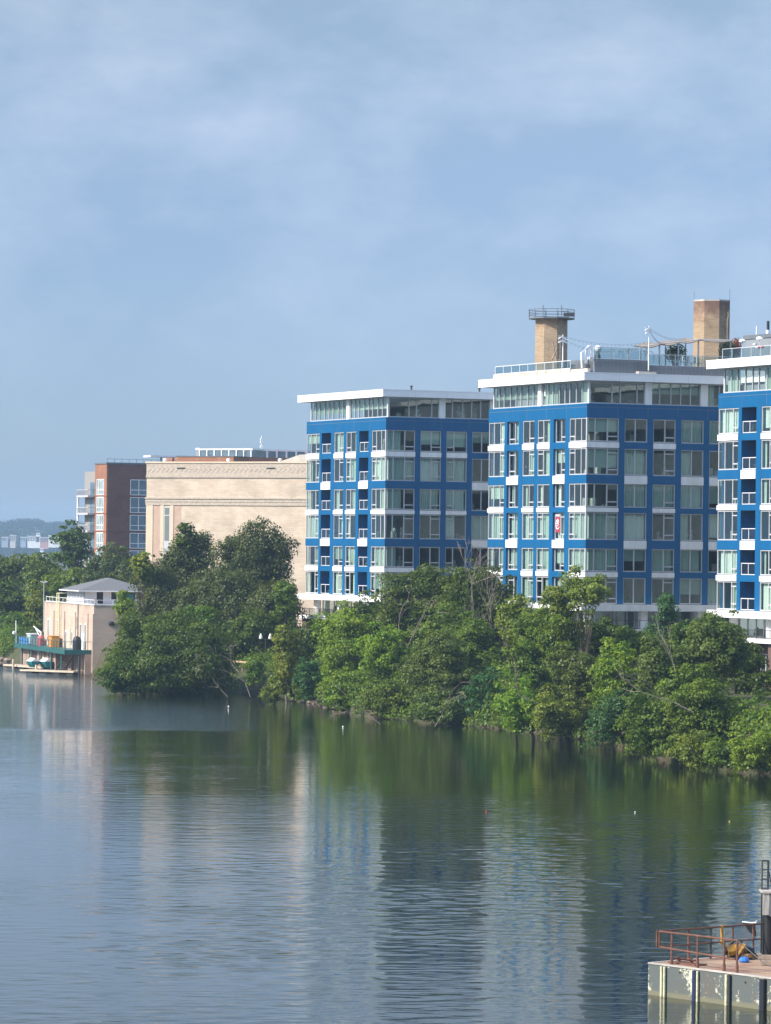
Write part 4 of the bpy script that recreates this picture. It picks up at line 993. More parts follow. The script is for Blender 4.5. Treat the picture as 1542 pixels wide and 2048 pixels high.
b = MB(); zb = W(400, 912, 715)[2]; b.box(FAR, u0, 60, -11.5, -10, zb, z0-0.1); b.build('glazed_penthouse', M['greypanel'], ab)
b = MB(); b.box(FAR, u0, 62, -11.7, -9.9, z0-0.1, z0+0.2); b.build('penthouse_roof', M['white'], ab)
for i in range(int((60-u0)/1.9)):
    uu = u0+i*1.9+0.1
    b = MB(); b.box(FAR, uu, uu+1.55, -10, -9.93, zb+0.1, z0-0.15); b.build('penthouse_window', M['aptglass'], ab)
    b = MB(); b.box(FAR, uu+1.55, uu+1.9, -10, -9.9, zb, z0-0.1); b.build('penthouse_mullion', M['white'], ab)
FB_ = Fr(W(352, 914, 655), eT, nT)
zq, zbq = W(400, 914, 655)[2], W(400, 925, 655)[2]
b = MB(); b.box(FB_, 0, 10.9, -5, 0, zbq-2, zq); b.build('setback_storey', M['brickor'], ab)
b = MB(); b.box(FB_, -0.1, 11.0, -5, 0.08, zq, zq+0.12); b.build('coping', M['greymetal'], ab)
FG_ = Fr(W(398, 914, 660), eT, nT); zg0, zg1 = zq+0.12, W(400, 898.5, 660)[2]
b = MB(); b.box(FG_, 0, 10.0, -4, -0.1, zg0, zg1-0.15); b.build('glazed_penthouse', M['aptglass'], ab)
b = MB(); b.box(FG_, -0.1, 10.2, -4.1, 0.05, zg1-0.15, zg1+0.1); b.build('penthouse_roof', M['white'], ab)
for i in range(8):
    b = MB(); b.box(FG_, i*1.4, i*1.4+0.18, -0.1, 0.02, zg0, zg1-0.15); b.build('penthouse_mullion', M['white'], ab)
# antenna on top
uA, zA_, _ = px_on(FAR, -12, 523, 871)
an = empty('roof_antenna', FAR.p(uA, -12, z0+0.25), 'thin white antenna mast on the glazed penthouse behind the tan hall', 'antenna')
b = MB(); b.tube([FAR.p(uA, -12, z0+0.25), FAR.p(uA, -12, zA_)], 0.06, 5); b.build('pole', M['white'], an)
for dz in (0.6, 1.1, 1.9):
    b = MB(); b.box(FAR, uA-0.22, uA-0.05, -12.1, -11.9, zA_-dz-0.3, zA_-dz+0.1); b.box(FAR, uA+0.05, uA+0.22, -12.1, -11.9, zA_-dz-0.3, zA_-dz+0.1); b.build('panel_antenna', M['white'], an)

# ------------------------------------------------------------------ river pump house
TP = R(16.0)
eP = np.array([-math.sin(TP), math.cos(TP)]); sP = np.array([math.cos(TP), math.sin(TP)])
oP = W(188, 1212, 500)
FP = Fr(oP, eP, -sP); FQ = Fr(oP, sP, -eP)
M['pump'] = brick_mat('pale_rendered_brick', (0.53, 0.41, 0.325), (0.49, 0.375, 0.295), (0.50, 0.39, 0.31), 0.5, 0.2, TP, ms=0.015, stain=(6.6, 10.6, (0.33, 0.25, 0.20)))
M['pinkconc'] = mat('pinkish_concrete', (0.43, 0.315, 0.255), rough=0.9, col2=(0.24, 0.17, 0.13), vscale=0.9, stretch=(1, 1, 0.3), bump=0.3)
M['shingle'] = mat('grey_shingles', (0.135, 0.135, 0.14), rough=0.9, var=0.15, vscale=4.0, stretch=(1, 1, 4))
M['siding'] = mat('white_siding', (0.68, 0.70, 0.74), rough=0.6)
ph = empty('pump_house', FP.p(16, -5, 0.3), 'pale flat-roofed river pump house with a glazed hut on its roof', 'building')
b = MB(); b.box(FP, 0, 32, -11, 0, 2.6, 8.6); b.box(FP, 0.0, 32, -11, 0.0, 0.0, 2.6); b.build('wall', M['pump'], ph)
b = MB(); b.box(FP, -0.06, 32.1, -0.3, 0.07, 8.6, 8.72); b.box(FP, -0.05, 0.25, -11.1, -0.3, 8.6, 8.72); b.build('coping', M['concrete'], ph)
for u in (0.0, 3.2, 11.0, 18.0, 25.0): 
    b = MB(); b.box(FP, u, u+0.8, 0, 0.14, 0.2, 7.6); b.build('pilaster', M['pump'], ph)
for (u, z0, z1, w_) in ((3.9+0.6, 3.0, 6.1, .6), (7.5, 3.0, 6.1, .6), (13, 3.3, 5.0, .5), (17.0, 3.3, 5.0, .5), (22.5, 3.4, 6.3, .6), (28.5, 3.4, 6.3, .6)):
    b = MB(); b.box(FP, u-0.15, u+w_+0.15, 0, 0.08, z0-0.1, z1+0.15); f_ = b.build('window', M['white'], ph)
    b = MB(); b.box(FP, u, u+w_, 0.08, 0.10, z0, z1); b.build('pane', M['aptglass'], f_)
b = MB(); b.box(FP, 9.6, 10.9, 0, 0.1, 5.6, 7.0); b.build('vent_grille', M['wood'], ph)
b = MB(); b.box(FP, 14.4, 15.8, 0, 0.1, 2.9, 5.4); b.build('door', M['tanstone'], ph)
b = MB(); b.box(FP, 5.4, 6.9, 0, 0.1, 2.9, 5.0); b.build('door', M['white'], ph)
b = MB(); b.box(FQ, 2.8, 5.2, 0, 0.08, 0.8, 2.2); b.build('grating', M['greymetal'], ph)
b = MB(); b.lathe(FQ.p(2.2, 0.15, 6.3), [(0.1, 0), (0.35, 0.1), (0.35, 0.3), (0.1, 0.4)], 8); b.box(FQ, 1.9, 2.9, 0, 0.3, 6.2, 6.45); b.build('wall_lamp', M['darkmetal'], ph)
b = MB(); b.tube([FP.p(9.3, 0.12, 2.8), FP.p(9.3, 0.12, 8.7)], 0.07, 5); b.build('downpipe', M['greymetal'], ph)
# roof hut
hut = FP.at(9.0, 0); FH = Fr(FP.p(9.0, -0.6, 0), eP, -sP); FHr = Fr(FP.p(9.0, -0.6, 0), sP, -eP)
b = MB(); b.box(FH, 0, 11, -8.5, 0, 8.6, 9.15); b.box(FH, 0, 11, -8.5, 0, 10.35, 10.45)
b.box(FHr, 0, 8.5, -0.15, 0.0, 9.15, 10.35)
for i in range(12): b.box(FH, i*0.96+0.0, i*0.96+0.32, -0.12, 0, 9.15, 10.35)
hw_ = b.build('hut', M['siding'], ph)
b = MB(); b.box(FH, 0.1, 10.9, -0.3, -0.2, 9.15, 10.35); b.build('hut_glazing', mat('pale_blinds', (0.40, 0.42, 0.44), rough=0.6), hw_)
for (u0, u1, z0) in ((1.6, 2.45, 8.75), (3.5, 4.2, 9.3), (4.6, 5.3, 9.3), (5.9, 6.6, 9.3), (6.9, 7.6, 9.3), (7.9, 8.4, 9.3)):
    b = MB(); b.box(FHr, u0-0.1, u1+0.1, 0, 0.05, z0-0.08, 10.3); f_ = b.build('hut_window' if z0 > 9 else 'hut_door', M['white'], ph)
    b = MB(); b.box(FHr, u0, u1, 0.05, 0.07, z0, 10.22); b.build('pane', M['black'], f_)
za, zp = 10.42, 12.0
b = MB(); e_ = 0.9
cs = [FH.p(-e_, e_, za), FH.p(11+e_, e_, za), FH.p(11+e_, -8.5-e_, za), FH.p(-e_, -8.5-e_, za)]
rg0, rg1 = FH.p(4.2, -4.25, zp), FH.p(6.8, -4.25, zp)
b.v += cs+[rg0, rg1]; b.f += [(0, 4, 5, 1), (1, 5, 2), (2, 5, 4, 3), (3, 4, 0), (0, 1, 2, 3)]; b.m += [0]*5
rr_ = b.build('hut_roof', M['shingle'], ph)
b = MB(); b.box(FH, -e_, 11+e_, -8.5-e_, e_, za-0.14, za-0.01); b.build('eave', M['white'], rr_)
# guard rail on the roof, ladder, hose reel
b = MB(); railing(b, FP, 0.4, 31.5, -0.15, 8.72, 9.35, 2.2, 0.06); railing(b, FQ, 0.4, 10.5, -0.15, 8.72, 9.35, 2.0, 0.06); b.build('roof_railing', M['white'], ph)
b = MB()
for du in (0, 1.3): b.tube([FP.p(20.5+du, 0.35, 2.9), FP.p(20.5+du, 0.35, 9.9)], 0.07, 5)
for i in range(22): b.tube([FP.p(20.5, 0.35, 3.1+i*0.32), FP.p(21.8, 0.35, 3.1+i*0.32)], 0.03, 4)
b.tube([FP.p(20.5, 0.35, 9.9), FP.p(20.5, -1.6, 9.9), FP.p(20.5, -1.6, 8.7)], 0.07, 5); b.tube([FP.p(21.8, 0.35, 9.9), FP.p(21.8, -1.6, 9.9), FP.p(21.8, -1.6, 8.7)], 0.07, 5)
b.build('ladder', mat('yellow_white_paint', (0.70, 0.68, 0.42)), ph)
# lower works: pink concrete wall along the water with green steel deck
lw = empty('river_wall', FP.p(24, 1, 0), 'stained pinkish concrete river wall under the green steel deck', 'wall')
b = MB(); b.box(FP, 0.4, 11, -3, 1.0, -1, 2.55); b.box(FP, 11, 33.5, -3, 2.6, -1, 2.5); b.build('wall', M['pinkconc'], lw)
b = MB(); b.box(FP, 23.5, 26.5, 2.6, 2.63, 0.2, 2.3); b.build('opening', mat('dark_opening', (0.06, 0.035, 0.035)), lw)
for u in (1.0, 4.0, 7.5, 12.5, 15, 18, 21, 28, 33):
    b = MB(); dd = 1.0 if u < 11 else 2.6; b.box(FP, u, u+0.35, dd, dd+0.22, -1, 2.45); b.build('buttress', M['pinkconc'], lw)
dk_ = empty('steel_deck', FP.p(24, 2.2, 2.7), 'green painted steel deck with railing hung along the river wall', 'deck')
b = MB(); b.box(FP, 0.5, 34, -0.0, 3.5, 2.66, 2.92); b.box(FP, 0.5, 34, 3.5, 3.6, 2.5, 3.0)
b.box(FP, 0.4, 0.5, 0, 3.6, 2.5, 3.0); b.build('platform', M['darkgreen'], dk_)
b = MB(); railing(b, FP, 0.5, 34, 3.52, 3.0, 4.1, 1.8, 0.06)
b.box(FP, 0.5, 34, 3.50, 3.54, 3.5, 3.54); railing(b, Fr(FP.p(33.9, 0, 0), -sP, eP), 0, 3.5, 0, 3.0, 4.1, 1.2, 0.06); railing(b, Fr(FP.p(0.55, 0, 0), -sP, eP), 0, 3.5, 0, 3.0, 4.1, 1.2, 0.06)
b.build('railing', M['darkgreen'], dk_)
b = MB(); b.box(FP, 25, 31.5, 3.40, 3.46, 3.1, 3.95); tag(b.build('blue_panel_sign', mat('blue_banner', (0.05, 0.17, 0.42), var=0.1)), 'blue banner tied to the far end of the green deck railing', 'banner')
b = MB()
b = None
for i in range(5):
    b = MB(); b.tube([FP.p(4.2+i*6.6, 3.2, -0.6), FP.p(4.2+i*6.6, 3.2, 2.66)], 0.12, 6); b.build('support_post', M['darkgreen'], dk_)
def tank(u, d, r, h, m_, lab, name='storage_tank', cat='tank'):
    r_ = empty(name, FP.p(u, d, 2.92), lab, cat)
    b = MB(); b.lathe(FP.p(u, d, 2.92), [(r, 0), (r*1.02, h*0.4), (r, h*0.72), (r*0.7, h*0.95), (r*0.15, h)], 14); b.build('shell', m_, r_)
    b = MB(); b.lathe(FP.p(u, d, 2.92+h*0.97), [(r*0.2, 0), (r*0.2, 0.1)], 8); b.build('lid', M['darkmetal'], r_)
tank(4.4, 1.2, 0.55, 1.75, M['black'], 'black domed tank on the green deck nearest the camera')
r_ = empty('equipment_cabinet', FP.p(20.5, 1.1, 2.92), 'orange cabinet standing on the green deck', 'cabinet')
b = MB(); b.box(FP, 19.2, 21.6, 0.5, 1.5, 2.92, 4.3); b.build('body', mat('orange_paint', (0.50, 0.24, 0.05)), r_)
b = MB(); b.box(FP, 19.15, 21.65, 0.45, 1.55, 4.3, 4.38); b.build('lid', mat('orange_lid', (0.5, 0.2, 0.03)), r_)
r_ = empty('davit_crane', FP.p(28, 1.2, 2.92), 'small white crane with a red base at the far end of the green deck', 'crane')
b = MB(); b.tube([FP.p(28, 1.2, 2.92), FP.p(28, 1.2, 4.6), FP.p(29.5, 1.9, 5.4)], 0.13, 6, 0.08); b.tube([FP.p(28, 1.2, 3.9), FP.p(29.2, 1.7, 5.1)], 0.06, 5); b.build('boom', M['white'], r_)
b = MB(); b.lathe(FP.p(28, 1.2, 2.92), [(0.5, 0), (0.5, 1.0), (0.3, 1.3)], 8); b.build('base', mat('faded_red', (0.40, 0.09, 0.10)), r_)
r_ = empty('tool_crate', FP.p(31, 1.6, 2.92), 'pale crate between the crane and the blue banner', 'crate')
b = MB(); b.box(FP, 30.0, 32.6, 1.2, 2.2, 2.92, 4.3); b.build('body', mat('pale_teal_crate', (0.35, 0.47, 0.48)), r_)
b = MB(); b.box(FP, 29.9, 32.7, 1.1, 2.3, 4.3, 4.4); b.build('lid', M['white'], r_)
# stair down to the float
st = empty('steel_stair', FP.p(6, 2.1, 0.3), 'open-tread stair from the green deck down to the float', 'stair')
b = MB()
for dd in (1.6, 2.7): b.tube([FP.p(2.4, dd, 2.8), FP.p(10.4, dd, 0.25)], 0.09, 5)
b.build('stringer', M['darkmetal'], st)
for i in range(9):
    b = MB(); f_ = (i+0.5)/9; b.box(FP, 2.4+8*f_-0.4, 2.4+8*f_+0.4, 1.6, 2.7, 2.8-2.55*f_, 2.86-2.55*f_); b.build('tread', M['wood'], st)
def float_(u0, u1, d0, d1, lab, FP):
    r_ = empty('floating_dock', FP.p((u0+u1)/2, (d0+d1)/2, 0), lab, 'floating dock')
    b = MB(); b.box(FP, u0, u1, d0, d1, 0.22, 0.42); b.build('deck', mat('pale_planks', (0.52, 0.43, 0.32), var=0.15, vscale=2), r_)
    for i in range(4):
        b = MB(); b.box(FP, u0+0.3+(u1-u0)*i/4, u0+(u1-u0)*(i+0.6)/4, d0+0.2, d1-0.2, -0.3, 0.22); b.build('pontoon', M['darkmetal'], r_)
def fl_fr(a, c):
    a, c = np.array(a), np.array(c); e = (c-a)/np.linalg.norm(c-a); return Fr(a, e)
float_(0, 8.8, -1.0, 1.0, 'sunlit plank float lying in front of the stair below the green deck', fl_fr((-38.2, 500.0), (-45.2, 505.0)))
float_(0, 14, -1.0, 1.0, 'grey float with white bollard reaching out to the far left', fl_fr((-42.9, 514.0), (-50.5, 529.0)))
float_(0, 10, -1.0, 1.0, 'farther grey float at the left picture edge', fl_fr((-50.8, 530.0), (-60, 536)))
for (u, d, h_, lab) in ((6.9, 5.9, 1.0, 'short pale mooring post at the float beside the small boat'), (-0.5, 1.9, 2.3, 'dark mooring post in front of the stair'), (24.0, 5.6, 1.2, 'white bollard on the grey float')):
    b = MB(); b.tube([FP.p(u, d, -0.8), FP.p(u, d, h_)], 0.14, 8); tag(b.build('mooring_post', M['tanstone'] if u > 0 else M['darkmetal']), lab, 'post')
def boat(u, d, lab, m_hull, m_cov, L_=4.2):
    r_ = empty('small_boat', FP.p(u, d, 0.45), lab, 'boat', 'small covered boats on the float')
    def sect(k, w_, z): return [(u-L_/2+L_*f, w_*math.sin(math.pi*min(1, max(0.0, 0.12+f*0.88)))**0.6, z) for f in k]
    b = MB(); ks = [i/8 for i in range(9)]
    rings = []
    for wdt, z in ((0.35, 0.5), (0.75, 0.95), (0.85, 1.25)):
        a_ = sect(ks, wdt, z); rings.append([FP.p(x, d+w_, z) for x, w_, z in a_] + [FP.p(x, d-w_, z) for x, w_, z in a_[::-1]])
    k = len(b.v); n = len(rings[0])
    for rg_ in rings: b.v += rg_
    for j in range(2):
        for i in range(n): b.f.append((k+j*n+i, k+j*n+(i+1) % n, k+(j+1)*n+(i+1) % n, k+(j+1)*n+i)); b.m.append(0)
    b.f.append(tuple(k+i for i in range(n))[::-1]); b.m.append(0); b.f.append(tuple(k+2*n+i for i in range(n))); b.m.append(0)
    b.build('hull', m_hull, r_)
    b = MB(); a_ = sect(ks, 0.88, 1.27); k = len(b.v)
    low = [FP.p(x, d+w_, z) for x, w_, z in a_] + [FP.p(x, d-w_, z) for x, w_, z in a_[::-1]]
    top = [FP.p(x, d, z+0.42) for x, w_, z in a_] + [FP.p(x, d, z+0.42) for x, w_, z in a_[::-1]]
    b.v += low+top
    for i in range(n): b.f.append((k+i, k+(i+1) % n, k+n+(i+1) % n, k+n+i)); b.m.append(0)
    b.build('cover', m_cov, r_)
tealh = mat('teal_hull', (0.02, 0.16, 0.16), rough=0.4)
boat(13.9, 5.0, 'small teal boat under a white cover, on the float behind the pale post', tealh, M['siding'], 3.4)
boat(13.4, 3.4, 'second small teal boat under a white cover, nearer the stair', tealh, M['white'], 3.8)
# flag pole by the deck and pole behind
for (px, py0, py1, D_, lab, hd) in ((32, 1241, 1294, 532, 'slim white pole at the far end of the green deck', False), (88, 1165, 1205, 560, 'street light on a grey pole rising behind the pump house', True)):
    A_ = W(px, py1, D_); B_ = W(px, py0, D_); A_ = (A_[0], A_[1], ground_z(A_[0], A_[1]) if hd else 2.95)
    r_ = empty('street_light' if hd else 'slim_pole', A_, lab, 'street light' if hd else 'pole')
    b = MB(); b.tube([A_, B_], 0.09, 6, 0.06); b.build('pole', M['white'] if not hd else M['frame'], r_)
    if hd:
        b = MB(); b.tube([B_, (B_[0]+0.5, B_[1], B_[2]+0.1)], 0.1, 6); b.tube([B_, (B_[0]-0.5, B_[1], B_[2]+0.1)], 0.1, 6); b.build('lamp_head', M['frame'], r_)
    else:
        b = MB(); b.lathe((A_[0]-0.3, A_[1], 4.2), [(0.05, 0), (0.2, 0.1), (0.2, 0.35), (0.05, 0.45)], 8); b.build('lamp', M['white'], r_)
r_ = empty('rubbish_bin', FHr.p(5.5, 1.0, 8.6), 'green bin standing outside the hut windows on the pump house roof', 'bin')
b = MB(); b.box(FHr, 5.1, 6.1, 0.6, 1.4, 8.6, 9.9); b.build('body', M['darkgreen'], r_)
b = MB(); b.box(FHr, 5.05, 6.15, 0.55, 1.45, 9.9, 10.0); b.build('lid', M['darkgreen'], r_)

# ------------------------------------------------------------------ steel barge dock, lower right
cD = Wz(1296, 1989, 0)[:2]
d1_ = np.array([0.64, -0.77]); d1_ /= np.linalg.norm(d1_); d2_ = np.array([-d1_[1], d1_[0]])
FD = Fr(cD, d1_, -d2_); FE = Fr(cD, d2_, -d1_)
HZ = 1.12
hull = bpy.data.materials.new('peeling_hull_paint'); hull.use_nodes = True
t = hull.node_tree; p = t.nodes['Principled BSDF']; p.inputs['Roughness'].default_value = 0.6
tcn = t.nodes.new('ShaderNodeTexCoord')
def tn(scale, det, st=(1, 1, 1), loc=(0, 0, 0)):
    m_ = t.nodes.new('ShaderNodeMapping'); m_.inputs['Scale'].default_value = st; m_.inputs['Location'].default_value = loc
    t.links.new(tcn.outputs['Object'], m_.inputs[0]); n = t.nodes.new('ShaderNodeTexNoise'); n.inputs['Scale'].default_value = scale; n.inputs['Detail'].default_value = det; n.inputs['Roughness'].default_value = 0.7
    t.links.new(m_.outputs[0], n.inputs['Vector']); return n.outputs[0]
r1_ = t.nodes.new('ShaderNodeValToRGB'); r1_.color_ramp.elements[0].position = 0.575; r1_.color_ramp.elements[1].position = 0.615
r1_.color_ramp.elements[0].color = (0.095, 0.11, 0.105, 1); r1_.color_ramp.elements[1].color = (0.58, 0.58, 0.42, 1)
sm = t.nodes.new('ShaderNodeMath'); sm.operation = 'ADD'
m0 = t.nodes.new('ShaderNodeMath'); m0.operation = 'MULTIPLY'; m0.inputs[1].default_value = 0.55
m1_ = t.nodes.new('ShaderNodeMath'); m1_.operation = 'MULTIPLY'; m1_.inputs[1].default_value = 0.5
t.links.new(tn(1.0, 2, (1.3, 1.3, 0.5), (3.1, 1.7, 0)), m0.inputs[0]); t.links.new(tn(9, 5), m1_.inputs[0]); t.links.new(m0.outputs[0], sm.inputs[0]); t.links.new(m1_.outputs[0], sm.inputs[1])
t.links.new(sm.outputs[0], r1_.inputs[0])
sz = t.nodes.new('ShaderNodeSeparateXYZ'); t.links.new(tcn.outputs['Object'], sz.inputs[0])
wlr = t.nodes.new('ShaderNodeMapRange'); wlr.inputs[1].default_value = 0.22; wlr.inputs[2].default_value = 0.12; t.links.new(sz.outputs[2], wlr.inputs[0])
mw = t.nodes.new('ShaderNodeMix'); mw.data_type = 'RGBA'; mw.inputs['B'].default_value = (0.16, 0.155, 0.10, 1)
rs_ = t.nodes.new('ShaderNodeMapRange'); rs_.inputs[1].default_value = 0.56; rs_.inputs[2].default_value = 0.72; rs_.inputs[4].default_value = 0.75
t.links.new(tn(5.0, 4, (1.0, 1.0, 0.07), (0, 2, 5)), rs_.inputs[0])
mr2 = t.nodes.new('ShaderNodeMix'); mr2.data_type = 'RGBA'; mr2.inputs['B'].default_value = (0.16, 0.085, 0.045, 1)
t.links.new(rs_.outputs[0], mr2.inputs['Factor']); t.links.new(r1_.outputs[0], mr2.inputs['A'])
t.links.new(wlr.outputs[0], mw.inputs['Factor']); t.links.new(mr2.outputs['Result'], mw.inputs['A']); t.links.new(mw.outputs['Result'], p.inputs['Base Color'])
deckm = mat('rusty_plank_deck', (0.25, 0.125, 0.08), rough=0.9, col2=(0.36, 0.26, 0.17), vscale=0.7, bump=0.2, bscale=6)
M['rust'] = mat('rusty_steel', (0.15, 0.065, 0.042), rough=0.9, var=0.35, vscale=6)
M['yrust'] = mat('yellow_rusty_steel', (0.36, 0.19, 0.03), rough=0.8, var=0.3, vscale=5)
bg_ = empty('work_barge', (*FD.p(10, -7, 0)[:2], 0), 'rusty flat work barge with peeling grey hull moored at the lower right', 'barge')
b = MB(); b.box(FD, 0, 24, -15, 0, -0.8, HZ); b.build('hull', hull, bg_)
b = MB()
for i in range(15): b.box(FD, 0.06, 23.9, -0.1-i*1.0-0.96, -0.1-i*1.0, HZ, HZ+0.035+0.006*(i % 2))
b.build('deck', deckm, bg_)
b = MB(); b.box(FD, 0, 24, -0.12, 0.03, HZ+0.0, HZ+0.05); b.box(FD, -0.03, 0.1, -15, -0.12, HZ, HZ+0.05); b.build('rim', M['concrete'], bg_)
cream = mat('cream_flaking_paint', (0.58, 0.57, 0.38), rough=0.7, var=0.25, vscale=5); navy = mat('navy_fender', (0.02, 0.03, 0.09), rough=0.4)
for (px, m_, r__) in ((1323, cream, 0.05), (1329, cream, 0.05), (1389, navy, 0.09), (1395, cream, 0.045), (1453, cream, 0.06), (1459, M['darkmetal'], 0.05), (1522, navy, 0.06), (1527, M['black'], 0.1)):
    u, z, _ = px_on(FD, 0.06, px, 1980)
    b = MB(); b.tube([FD.p(u, 0.07, -0.7), FD.p(u, 0.07, HZ-0.03)], r__, 8); b.build('fender', m_, bg_)
for px in (1360, 1491):
    u, z, _ = px_on(FD, 0.0, px, 1945 if px < 1400 else 1965)
    b = MB(); k_ = 12; c = np.array(FD.p(u, 0.006, z))
    b.face([tuple(c + np.array([d1_[0]*math.cos(2*math.pi*i/k_)*0.045, d1_[1]*math.cos(2*math.pi*i/k_)*0.045, 0.045*math.sin(2*math.pi*i/k_)])) for i in range(k_)]); b.build('drain_hole', M['black'], bg_)
# front railing
rl = empty('barge_railing', FD.p(1, -0.4, HZ), 'rusty pipe railing along the near edge of the barge', 'railing')
zt_, zm_ = HZ+1.18, HZ+0.62
def dpt(FF, d, px, py): 
    u, z, Y = px_on(FF, d, px, py); return FF.p(u, d, z)
b = MB(); A0 = dpt(FD, -0.25, 1319, 1865); A1 = dpt(FD, -0.25, 1475, 1890)
uA0 = px_on(FD, -0.25, 1319, 1865)[0]; uA1 = px_on(FD, -0.25, 1475, 1890)[0]
b.tube([FD.p(uA0, -0.25, zt_), FD.p(uA1, -0.25, zt_)], 0.035, 6); b.tube([FD.p(uA0, -0.25, zm_), FD.p(uA1-0.1, -0.25, zm_-0.12)], 0.035, 6)
b.tube([FD.p(uA0, -0.25, zm_), FD.p(uA0, -0.25, zt_)], 0.04, 6); b.build('rail', M['rust'], rl)
b = MB(); b.tube([FD.p(uA1, -0.25, zt_), FD.p(uA1+0.6, -0.3, zt_-0.35), FD.p(uA1+1.3, -0.35, zt_-0.75), FD.p(uA1+2.6, -0.4, zt_-0.9)], 0.018, 5)
b.build('chain', M['darkmetal'], rl)
for px in (1343, 1395, 1448, 1474):
    u, _, _ = px_on(FD, -0.25, px, 1935)
    b = MB(); b.tube([FD.p(u, -0.25, HZ), FD.p(u, -0.25, zt_)], 0.042, 7); b.tube([FD.p(u, -0.25, HZ), FD.p(u, -0.25, HZ+0.28)], 0.06, 7); b.build('post', M['rust'], rl)
rl = empty('barge_railing', FE.p(6, -0.4, HZ), 'rusty pipe railing with a yellow gate post along the far edge of the barge', 'railing')
uE0 = px_on(FE, -0.25, 1314, 1865)[0]; uY = px_on(FE, -0.25, 1444, 1855)[0]
uE0 = max(uE0, -0.1)
b = MB(); b.tube([FE.p(uE0, -0.25, zt_), FE.p(uY, -0.25, zt_)], 0.035, 6); b.tube([FE.p(uE0, -0.25, zm_), FE.p(uY, -0.25, zm_)], 0.03, 6); b.tube([FE.p(uE0, -0.25, zm_), FE.p(uE0, -0.25, zt_)], 0.04, 6)
b.tube([FE.p(uY, -0.25, zt_), FE.p(14.5, -0.25, zt_)], 0.036, 6); b.tube([FE.p(uY, -0.25, zm_), FE.p(14.5, -0.25, zm_)], 0.03, 6); b.build('rail', M['rust'], rl)
for px in (1377, 1421): 
    u = px_on(FE, -0.25, px, 1900)[0]; b = MB(); b.tube([FE.p(u, -0.25, HZ), FE.p(u, -0.25, zt_)], 0.045, 7); b.build('post', M['darkmetal'] if px > 1400 else M['rust'], rl)
b = MB(); b.tube([FE.p(uY, -0.25, zm_-0.1), FE.p(uY, -0.25, zt_+0.06)], 0.06, 8); b.build('gate_post', M['yrust'], rl)
for px in (1465, 1506, 1536):
    u = px_on(FE, -0.25, px, 1900)[0]; b = MB(); b.tube([FE.p(u, -0.25, HZ), FE.p(u, -0.25, zt_)], 0.04, 7); b.build('post', M['rust'], rl)
# hardware on the deck
r_ = empty('mooring_cleat', FD.p(0.9, -0.75, HZ), 'rusty mooring cleat on the pointed corner of the barge', 'cleat')
b = MB(); b.box(FD, 0.5, 1.9, -1.1, -0.5, HZ+0.04, HZ+0.09); b.build('base', M['rust'], r_)
b = MB(); b.tube([FD.p(0.75, -0.8, HZ), FD.p(0.75, -0.8, HZ+0.28)], 0.07, 8); b.tube([FD.p(1.4, -0.8, HZ), FD.p(1.4, -0.8, HZ+0.28)], 0.07, 8); b.tube([FD.p(0.55, -0.8, HZ+0.2), FD.p(1.6, -0.8, HZ+0.2)], 0.045, 6); b.build('horn', M['rust'], r_)
DZ = HZ+0.05
def onD(px, py): 
    q = Wz(px, py, DZ); return np.array([q[0], q[1], DZ])
c = onD(1474, 1918)
r_ = empty('deck_pump', c, 'yellow and black pump with hoses lying on the barge deck', 'pump')
rs = np.random.RandomState(4)
b = MB(); b.tube([c+np.array([-.36, 0, .26]), c+np.array([0, .05, .34]), c+np.array([.34, .1, .3])], 0.24, 10, 0.2); b.tube([c+np.array([.0, -.1, .1]), c+np.array([.3, -.1, .55])], 0.09, 7); b.build('housing', mat('yellow_machine_paint', (0.40, 0.20, 0.01), rough=0.4, col2=(0.03, 0.025, 0.02), vscale=3), r_)
b = MB(); b.tube([c+np.array([-.5, 0, .3]), c+np.array([-.36, 0, .3])], 0.16, 8); b.tube([c+np.array([.3, .1, .3]), c+np.array([.62, .12, .26])], 0.17, 9, 0.14)
b.box(WORLD, c[0]-.35, c[0]+.55, c[1]-.15, c[1]+.3, DZ, DZ+.1); b.tube([c+np.array([-.3, .1, .5]), c+np.array([-.1, .1, .68]), c+np.array([.2, .1, .62])], 0.05, 6); b.build('motor', M['black'], r_)
b = MB()
for k_ in range(3):
    b.tube([c+np.array([.45+.30*math.cos(a_)*(1-.1*k_), .05+.3*math.sin(a_), .08+.05*k_+.02*math.sin(3*a_)]) for a_ in np.linspace(0, 6.1, 16)], 0.035, 6)
b.build('hose_coil', mat('brown_hose', (0.14, 0.07, 0.03), rough=0.6), r_)
c = onD(1488, 1924)
r_ = empty('blue_bag', c, 'bright blue bag on the barge deck beside the yellow pump', 'bag')
b = MB(); b.lathe(c, [(0.17, 0), (0.2, 0.06), (0.16, 0.15), (0.05, 0.19)], 9); b.build('body', mat('blue_plastic', (0.03, 0.16, 0.55), rough=0.4), r_)
b = MB(); b.tube([c+np.array([-.12, 0, .15]), c+np.array([-.05, 0, .26]), c+np.array([.05, 0, .26]), c+np.array([.12, 0, .15])], 0.015, 5); b.build('handle', M['darkmetal'], r_)
for i, (px, py, L_, lab) in enumerate(((1537, 1919, 1.6, 'farther grey timber lying on the barge deck by the right edge'), (1536, 1930, 1.7, 'nearer pale timber lying on the barge deck by the right edge'))):
    c = onD(px, py); fr = Fr(c[:2], (0.995, -0.10)); b = MB(); b.box(fr, -0.25, L_, -0.12, 0.12, DZ, DZ+0.16); tag(b.build('timber_beam', M['wood']), lab, 'timber')
